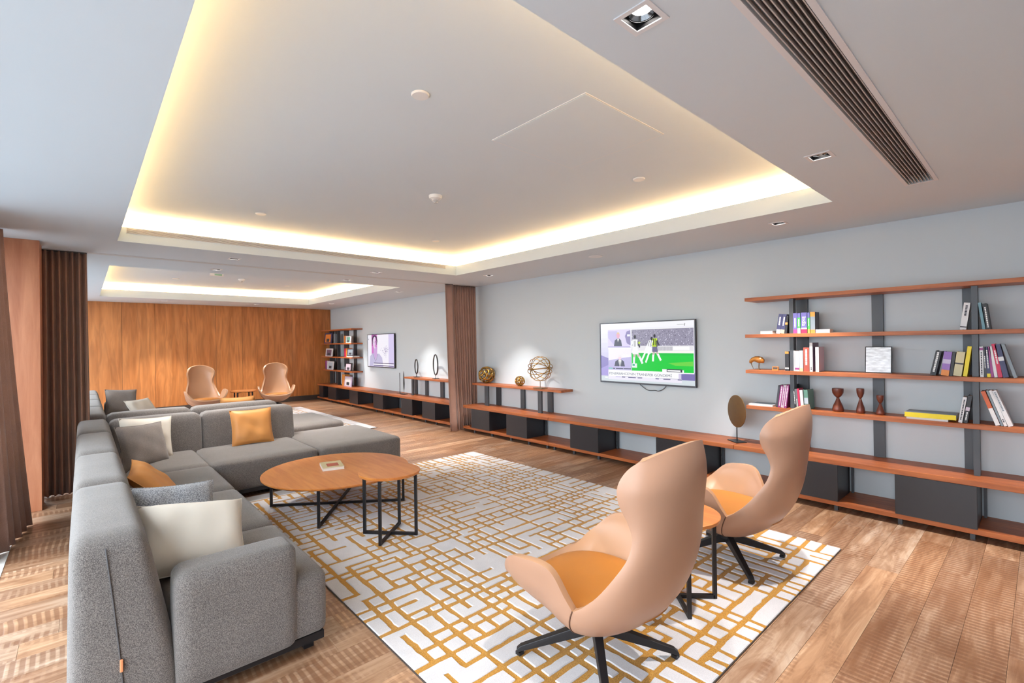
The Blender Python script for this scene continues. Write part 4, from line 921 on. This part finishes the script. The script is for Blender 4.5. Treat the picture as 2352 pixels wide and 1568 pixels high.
# ------------------------------------------------------------------ books
BC = {'navy': (62, 64, 104), 'indigo': (104, 98, 164), 'green': (70, 196, 84), 'orange': (232, 140, 60), 'black': (40, 40, 46), 'white': (226, 224, 226), 'pale': (184, 196, 208), 'rust': (172, 82, 66), 'mauve': (206, 190, 206), 'dark': (62, 62, 72), 'magenta': (154, 60, 132),
      'grey': (110, 110, 116), 'red': (206, 36, 84), 'teal': (92, 140, 126), 'tealblue': (108, 150, 164), 'purple': (146, 106, 186), 'cream': (206, 196, 156), 'yellow': (238, 214, 30), 'slate': (128, 140, 150), 'orangewhite': (206, 96, 50), 'mauvedark': (120, 96, 118), 'tan': (222, 150, 76), 'lilac': (196, 186, 216)}
m_pages = mat('book_pages', (236, 230, 220), .85, var=.04, scale=200)
def bmat(c): return mat('cover_'+c, BC[c], .45, var=.03, scale=30)
m_ink_w = mat('white_print', (240, 240, 240), .5, var=.01); m_ink_d = mat('dark_print', (50, 46, 60), .5, var=.01)
def book(lbl, x, yc, z, th, h, d, lean, c, marks=None, group=None, cover2=None):
    """upright book, spine toward the room (-x)"""
    t = thing('book', lbl, 'book', (x, yc, z), 0, group)
    a = -math.atan2(lean, h); t.rotation_euler = (a, 0, 0); t.location.z = z+abs(math.sin(a))*th/2+.0005
    b = min(.004, th*.15)
    MB().box(0, b, -th/2, th/2, 0, h).box(b, d, -th/2, -th/2+b, 0, h).box(b, d, th/2-b, th/2, 0, h).obj('cover', bmat(cover2 or c), t)
    MB().box(b, d-.004, -th/2+b, th/2-b, .004, h-.004).obj('pages', m_pages, t)
    if cover2: MB().box(-.0008, 0, -th/2, th/2, 0, h).obj('spine', bmat(c), t)
    for (kind, v0, v1, cc) in (marks or []):
        m = bmat(cc) if cc in BC else (m_ink_w if cc == 'w' else m_ink_d)
        if kind == 'band': MB().box(-.0014, -.0004, -th/2, th/2, h*v0, h*v1).obj('spine_label', m, t)
        elif kind == 'dash':
            r = random.Random(hash((lbl, v0)) & 255 if False else int(yc*1000)); mb = MB(); zz = h*v1; w = th*.34
            while zz > h*v0+.004:
                L = r.uniform(.006, .014); mb.box(-.0016, -.0006, -w/2, w/2, max(h*v0, zz-L), zz); zz -= L+.0035
            mb.obj('spine_lettering', m, t)
        elif kind == 'text':
            me = text_mesh(v0, th*.95, 'spine_lettering'); me.materials.append(m)
            o = bpy.data.objects.new('spine_lettering', me); col.objects.link(o); o.parent = t; o.location = (-.0016, 0, h*v1)
            o.matrix_local = Matrix(((0, 0, -1, -.0016), (0, -1, 0, 0), (-1, 0, 0, h*v1), (0, 0, 0, 1))) if False else Matrix.Translation((-.0016, 0, h*v1)) @ Matrix(((0, 0, -1, 0), (0, -1, 0, 0), (-1, 0, 0, 0), (0, 0, 0, 1))).to_4x4()
    return t
g2, g3, g4 = 'books on the upper shelf', 'books on the middle shelf', 'books on the lower shelf'
gl, gr = ', window end of the near bookcase', ''
XS = 5.345
def bks(shelf, ya, yb, h, lean, c, lbl, marks=None, d=.13, cover2=None, x=XS):
    z = {2: 1.655, 3: 1.275, 4: .895}[shelf]
    return book(lbl, x, (ya+yb)/2, z, abs(ya-yb)*.96, h, d, lean, c, marks, {2: g2, 3: g3, 4: g4}[shelf], cover2)
XO = 5.45   # books standing behind the front post line
bks(2, 1.862, 1.824, .202, -.030, 'navy', 'leftmost leaning dark blue guidebook on the upper shelf', [('dash', .4, .85, 'w'), ('band', 0, .22, 'lilac')])
bks(2, 1.823, 1.784, .199, -.029, 'navy', 'second leaning dark blue guidebook on the upper shelf', [('dash', .4, .85, 'w'), ('band', 0, .2, 'cream')])
bks(2, 1.783, 1.759, .181, -.018, 'black', 'thin black book leaning against the front post on the upper shelf', [('band', .5, .62, 'tan')])
bks(2, 1.700, 1.664, .204, 0, 'indigo', 'violet blue guidebook just right of the front post', [('dash', .3, .75, 'w'), ('band', 0, .2, 'magenta')])
bks(2, 1.662, 1.634, .202, 0, 'green', 'bright green and white guidebook between the violet ones', [('band', .78, 1, 'indigo'), ('band', 0, .25, 'white'), ('dash', .35, .7, 'w')])
bks(2, 1.630, 1.575, .206, 0, 'indigo', 'thick violet guidebook with India on its spine', [('text', 'India', .58, 'w'), ('band', 0, .2, 'red'), ('band', .2, .26, 'white')])
bks(2, 1.571, 1.551, .203, 0, 'green', 'thin green and indigo guidebook beside the orange topped one', [('band', .75, 1, 'indigo'), ('band', 0, .2, 'tan'), ('dash', .35, .7, 'w')])
bks(2, 1.547, 1.505, .208, 0, 'slate', 'grey guidebook with orange top and foot', [('band', .78, 1, 'orange'), ('band', 0, .16, 'orange')], cover2='dark')
bks(3, 1.780, 1.744, .198, 0, 'black', 'black book with an orange top on the middle shelf', [('band', .88, 1, 'orange'), ('band', .1, .17, 'w')])
bks(3, 1.700, 1.690, .207, 0, 'white', 'very thin white book right of the front post, middle shelf')
bks(3, 1.688, 1.649, .203, 0, 'white', 'white book with a magenta label low on its spine', [('band', .08, .17, 'magenta')])
bks(3, 1.648, 1.615, .207, 0, 'pale', 'pale blue grey book beside the rust red one', [('band', 0, .16, 'cream')])
bks(3, 1.613, 1.560, .238, 0, 'rust', 'rust red book with white lettering on the middle shelf', [('dash', .25, .92, 'w')])
bks(3, 1.558, 1.530, .285, 0, 'white', 'tall white spined book with a dark purple cover', [('dash', .05, .15, 'd')], d=.19, cover2='mauvedark')
bks(3, 1.507, 1.477, .242, 0, 'white', 'white spined book with a mauve cover ending the middle shelf row', None, d=.17, cover2='mauve')
bks(4, 1.876, 1.856, .228, -.028, 'dark', 'dark slim book leading the leaning magenta set, lower shelf')
bks(4, 1.855, 1.828, .229, -.031, 'magenta', 'first magenta and white striped book, lower shelf', [('band', 0, 1, 'magenta'), ('dash', .05, .95, 'w')])
bks(4, 1.827, 1.799, .234, -.031, 'mauve', 'second leaning book, pale mauve between the magenta ones', [('dash', .1, .9, 'magenta')])
bks(4, 1.798, 1.774, .236, -.030, 'magenta', 'third striped magenta book, nearest the front post on the lower shelf', [('dash', .05, .95, 'w')])
bks(4, 1.773, 1.752, .236, -.022, 'black', 'slim black book behind the front post on the lower shelf', x=XO)
bks(4, 1.699, 1.681, .200, .013, 'black', 'black book right of the front post on the lower shelf', [('dash', .2, .9, 'w')])
bks(4, 1.680, 1.660, .201, .015, 'grey', 'grey book leaning on the black one, lower shelf', [('dash', .1, .5, 'w')])
bks(4, 1.659, 1.641, .205, .017, 'red', 'narrow red book, lower shelf')
bks(4, 1.640, 1.612, .191, .013, 'white', 'white book in front of the green covered one, lower shelf')
bks(4, 1.606, 1.570, .196, .010, 'teal', 'green covered book ending the lower shelf row', [('band', .3, .6, 'pale')], d=.18)
bks(2, .468, .428, .219, -.029, 'white', 'white book leaning right onto the front post, upper shelf', [('dash', .5, .9, 'd'), ('band', .08, .12, 'd')])
bks(2, .334, .316, .216, .025, 'tealblue', 'thin teal book leaning left right of the post, upper shelf')
bks(2, .312, .287, .207, .022, 'black', 'black book with white lettering behind the thin teal one', [('dash', .05, .85, 'w')], d=.17)
bks(3, .658, .619, .207, -.041, 'black', 'black book with big white lettering starting the right middle row', [('dash', .12, .95, 'w')], d=.17)
bks(3, .589, .537, .200, -.024, 'purple', 'purple book with an orange foot', [('band', 0, .24, 'orange'), ('band', .5, .68, 'lilac')])
bks(3, .535, .515, .197, -.023, 'black', 'slim black book between purple and cream ones')
bks(3, .513, .460, .200, -.026, 'cream', 'thick cream book with a small dark bird mark', [('band', .48, .54, 'd')])
bks(3, .453, .427, .246, -.031, 'yellow', 'tall bright yellow book leaning right')
bks(3, .352, .330, .243, .002, 'white', 'white book with a magenta dot and dark lettering right of the post', [('band', .88, .96, 'magenta'), ('dash', .08, .82, 'd')])
bks(3, .328, .312, .239, .006, 'dark', 'dark grey book next to the magenta dotted one', [('dash', .3, .7, 'w')])
bks(3, .311, .290, .239, .013, 'navy', 'navy book with a yellow foot', [('band', 0, .12, 'yellow'), ('dash', .3, .9, 'w')])
bks(3, .289, .273, .243, .020, 'magenta', 'thin magenta book on the right middle row')
bks(3, .271, .252, .246, .028, 'white', 'white book beside the red one, right middle row')
bks(3, .250, .225, .266, .037, 'red', 'crimson book leaning left', [('dash', .4, .8, 'w')])
bks(3, .222, .190, .263, .048, 'navy', 'broad dark blue book leaning left at the row end', [('band', .5, .62, 'white')], d=.17)
bks(3, .166, .146, .266, .068, 'slate', 'slate grey book leaning most, last of the right middle row')
bks(4, .486, .461, .212, -.032, 'white', 'white book leaning right beside the yellow flat book', [('dash', .1, .9, 'd')])
bks(4, .456, .430, .225, -.032, 'black', 'black book with a pink label leaning on the post', [('band', .45, .58, 'mauve'), ('dash', .1, .4, 'w')])
bks(4, .269, .242, .275, .086, 'orangewhite', 'orange over white book leaning steeply left, lower right', [('band', 0, .5, 'white')], d=.18)
bks(4, .238, .225, .284, .085, 'slate', 'thin slate book leaning steeply left, lower right')
bks(4, .222, .203, .285, .087, 'white', 'plain white book leaning steeply between two others, lower right', [('dash', .1, .2, 'd')])
bks(4, .200, .173, .286, .093, 'white', 'white book with grey lettering leaning steeply, last in the lower right row', [('dash', .4, .95, 'slate')])
def flat(lbl, x, yc, z, w, l, th, c, rz=0.0, c2=None, name='book', cat='book', patch=None):
    """book lying flat; l along y, w along x"""
    t = thing(name, lbl, cat, (x, yc, z), rz); b = min(.003, th*.2)
    MB().box(-w/2, w/2, -l/2, l/2, 0, b).box(-w/2, w/2, -l/2, l/2, th-b, th).box(-w/2, -w/2+b, -l/2, l/2, b, th-b).obj('cover', bmat(c), t)
    MB().box(-w/2+b, w/2-.003, -l/2+.003, l/2-.003, b, th-b).obj('pages', m_pages, t)
    if patch: MB().box(patch[0]*w-w/2, patch[1]*w-w/2, patch[2]*l-l/2, patch[3]*l-l/2, th, th+.0006).obj('cover_print', bmat(patch[4]), t)
    return t
flat('white book lying flat at the left end of the upper shelf', 5.42, 1.96, 1.6555, .12, .12, .032, 'white')
flat('open white book lying flat right of the guidebooks', 5.42, 1.455, 1.6555, .13, .14, .035, 'white')
flat('grey magazine lying flat at the left end of the lower shelf', 5.43, 2.02, .8955, .2, .24, .018, 'white', patch=(.2, 1, .1, .95, 'slate'))
flat('white book lying under the yellow one', 5.43, .68, .8955, .2, .27, .018, 'white')
flat('large yellow spined book lying flat on the lower shelf', 5.43, .66, .914, .22, .33, .04, 'yellow', c2='slate', patch=(.02, 1, .0, 1, 'slate'))
flat('magazine lying on the large coffee table', 1.865, 4.83, .3705, .20, .28, .026, 'white', rz=math.radians(-14), name='magazine', cat='magazine', patch=(.0, 1, .0, 1, 'cream'))
MB().box(-.05, .06, -.08, .05, .0268, .0272).obj('cover_photo', bmat('rust'), [o for o in bpy.data.objects if o.name.startswith('magazine')][0])
# far bookcase contents
def far_pic(lbl, yc, z, w, h, c, cin, tilt=6):
    t = thing('framed_picture', lbl, 'picture', (5.335, yc, z+.0005), 0, 'pictures and covers on the far bookcase'); t.rotation_euler = (0, math.radians(tilt), 0)
    MB().box(0, .02, -w/2, w/2, 0, h).obj('frame', bmat(c), t); MB().box(-.002, .001, -w*.36, w*.36, h*.1, h*.88).obj('picture', bmat(cin), t)
    MB().box(-.003, -.001, -w*.2, w*.18, h*.16, h*.45).obj('motif', bmat('dark' if cin != 'dark' else 'slate'), t)
far_pic('large dark blue book cover with a salmon picture, far bookcase top left', 14.02, 1.655, .55, .30, 'navy', 'orange')
far_pic('green and white picture at the top right of the far bookcase', 12.57, 1.655, .30, .18, 'white', 'teal')
far_pic('white book cover with a dark figure, far bookcase second shelf', 13.95, 1.275, .50, .23, 'white', 'mauvedark')
far_pic('dark picture of an arch, far bookcase second shelf', 12.46, 1.31, .42, .19, 'dark', 'slate')
far_pic('white magazine cover with a green corner, far bookcase third shelf', 13.86, .895, .44, .24, 'white', 'pale')
far_pic('small portrait in a black frame, far bookcase third shelf', 12.60, .895, .42, .22, 'black', 'mauve')
far_pic('pale purple and white cover standing on the far bench', 12.64, .475, .46, .27, 'lilac', 'white')
def fb(lbl, yc, z, th, h, c): book(lbl, 5.38, yc, z, th, h, .14, 0, c, None, 'books on the far bookcase')
fb('grey book beside the large blue cover, far bookcase', 13.63, 1.655, .10, .27, 'slate'); fb('thin orange and white book, far bookcase top shelf', 12.91, 1.655, .08, .20, 'orange'); fb('thin white book, far bookcase top shelf', 12.79, 1.655, .09, .195, 'white')
fb('red book on the second shelf of the far bookcase', 12.89, 1.275, .09, .23, 'red'); fb('orange book on the second shelf of the far bookcase', 12.78, 1.275, .10, .24, 'orange')
fb('dark magenta book, far bookcase third shelf', 14.29, .895, .08, .25, 'magenta'); fb('pale magenta book, far bookcase third shelf', 14.17, .895, .10, .25, 'mauve'); fb('short white book beside the portrait, far bookcase', 12.89, .895, .06, .11, 'white')
fb('thick tan book standing on the far bench', 13.02, .475, .19, .31, 'tan')
flat('white book lying flat on the second shelf of the far bookcase', 5.44, 12.50, 1.2755, .2, .38, .03, 'white')
t = thing('wall_switch', 'small black switch on the wall behind the far bookcase', 'switch', (XW-.006, 13.38, 1.445)); MB().box(-.006, .005, -.045, .045, -.04, .04).obj('plate', m_black, t); MB().box(-.010, -.006, -.02, .02, -.02, .02).obj('rocker', m_post, t)
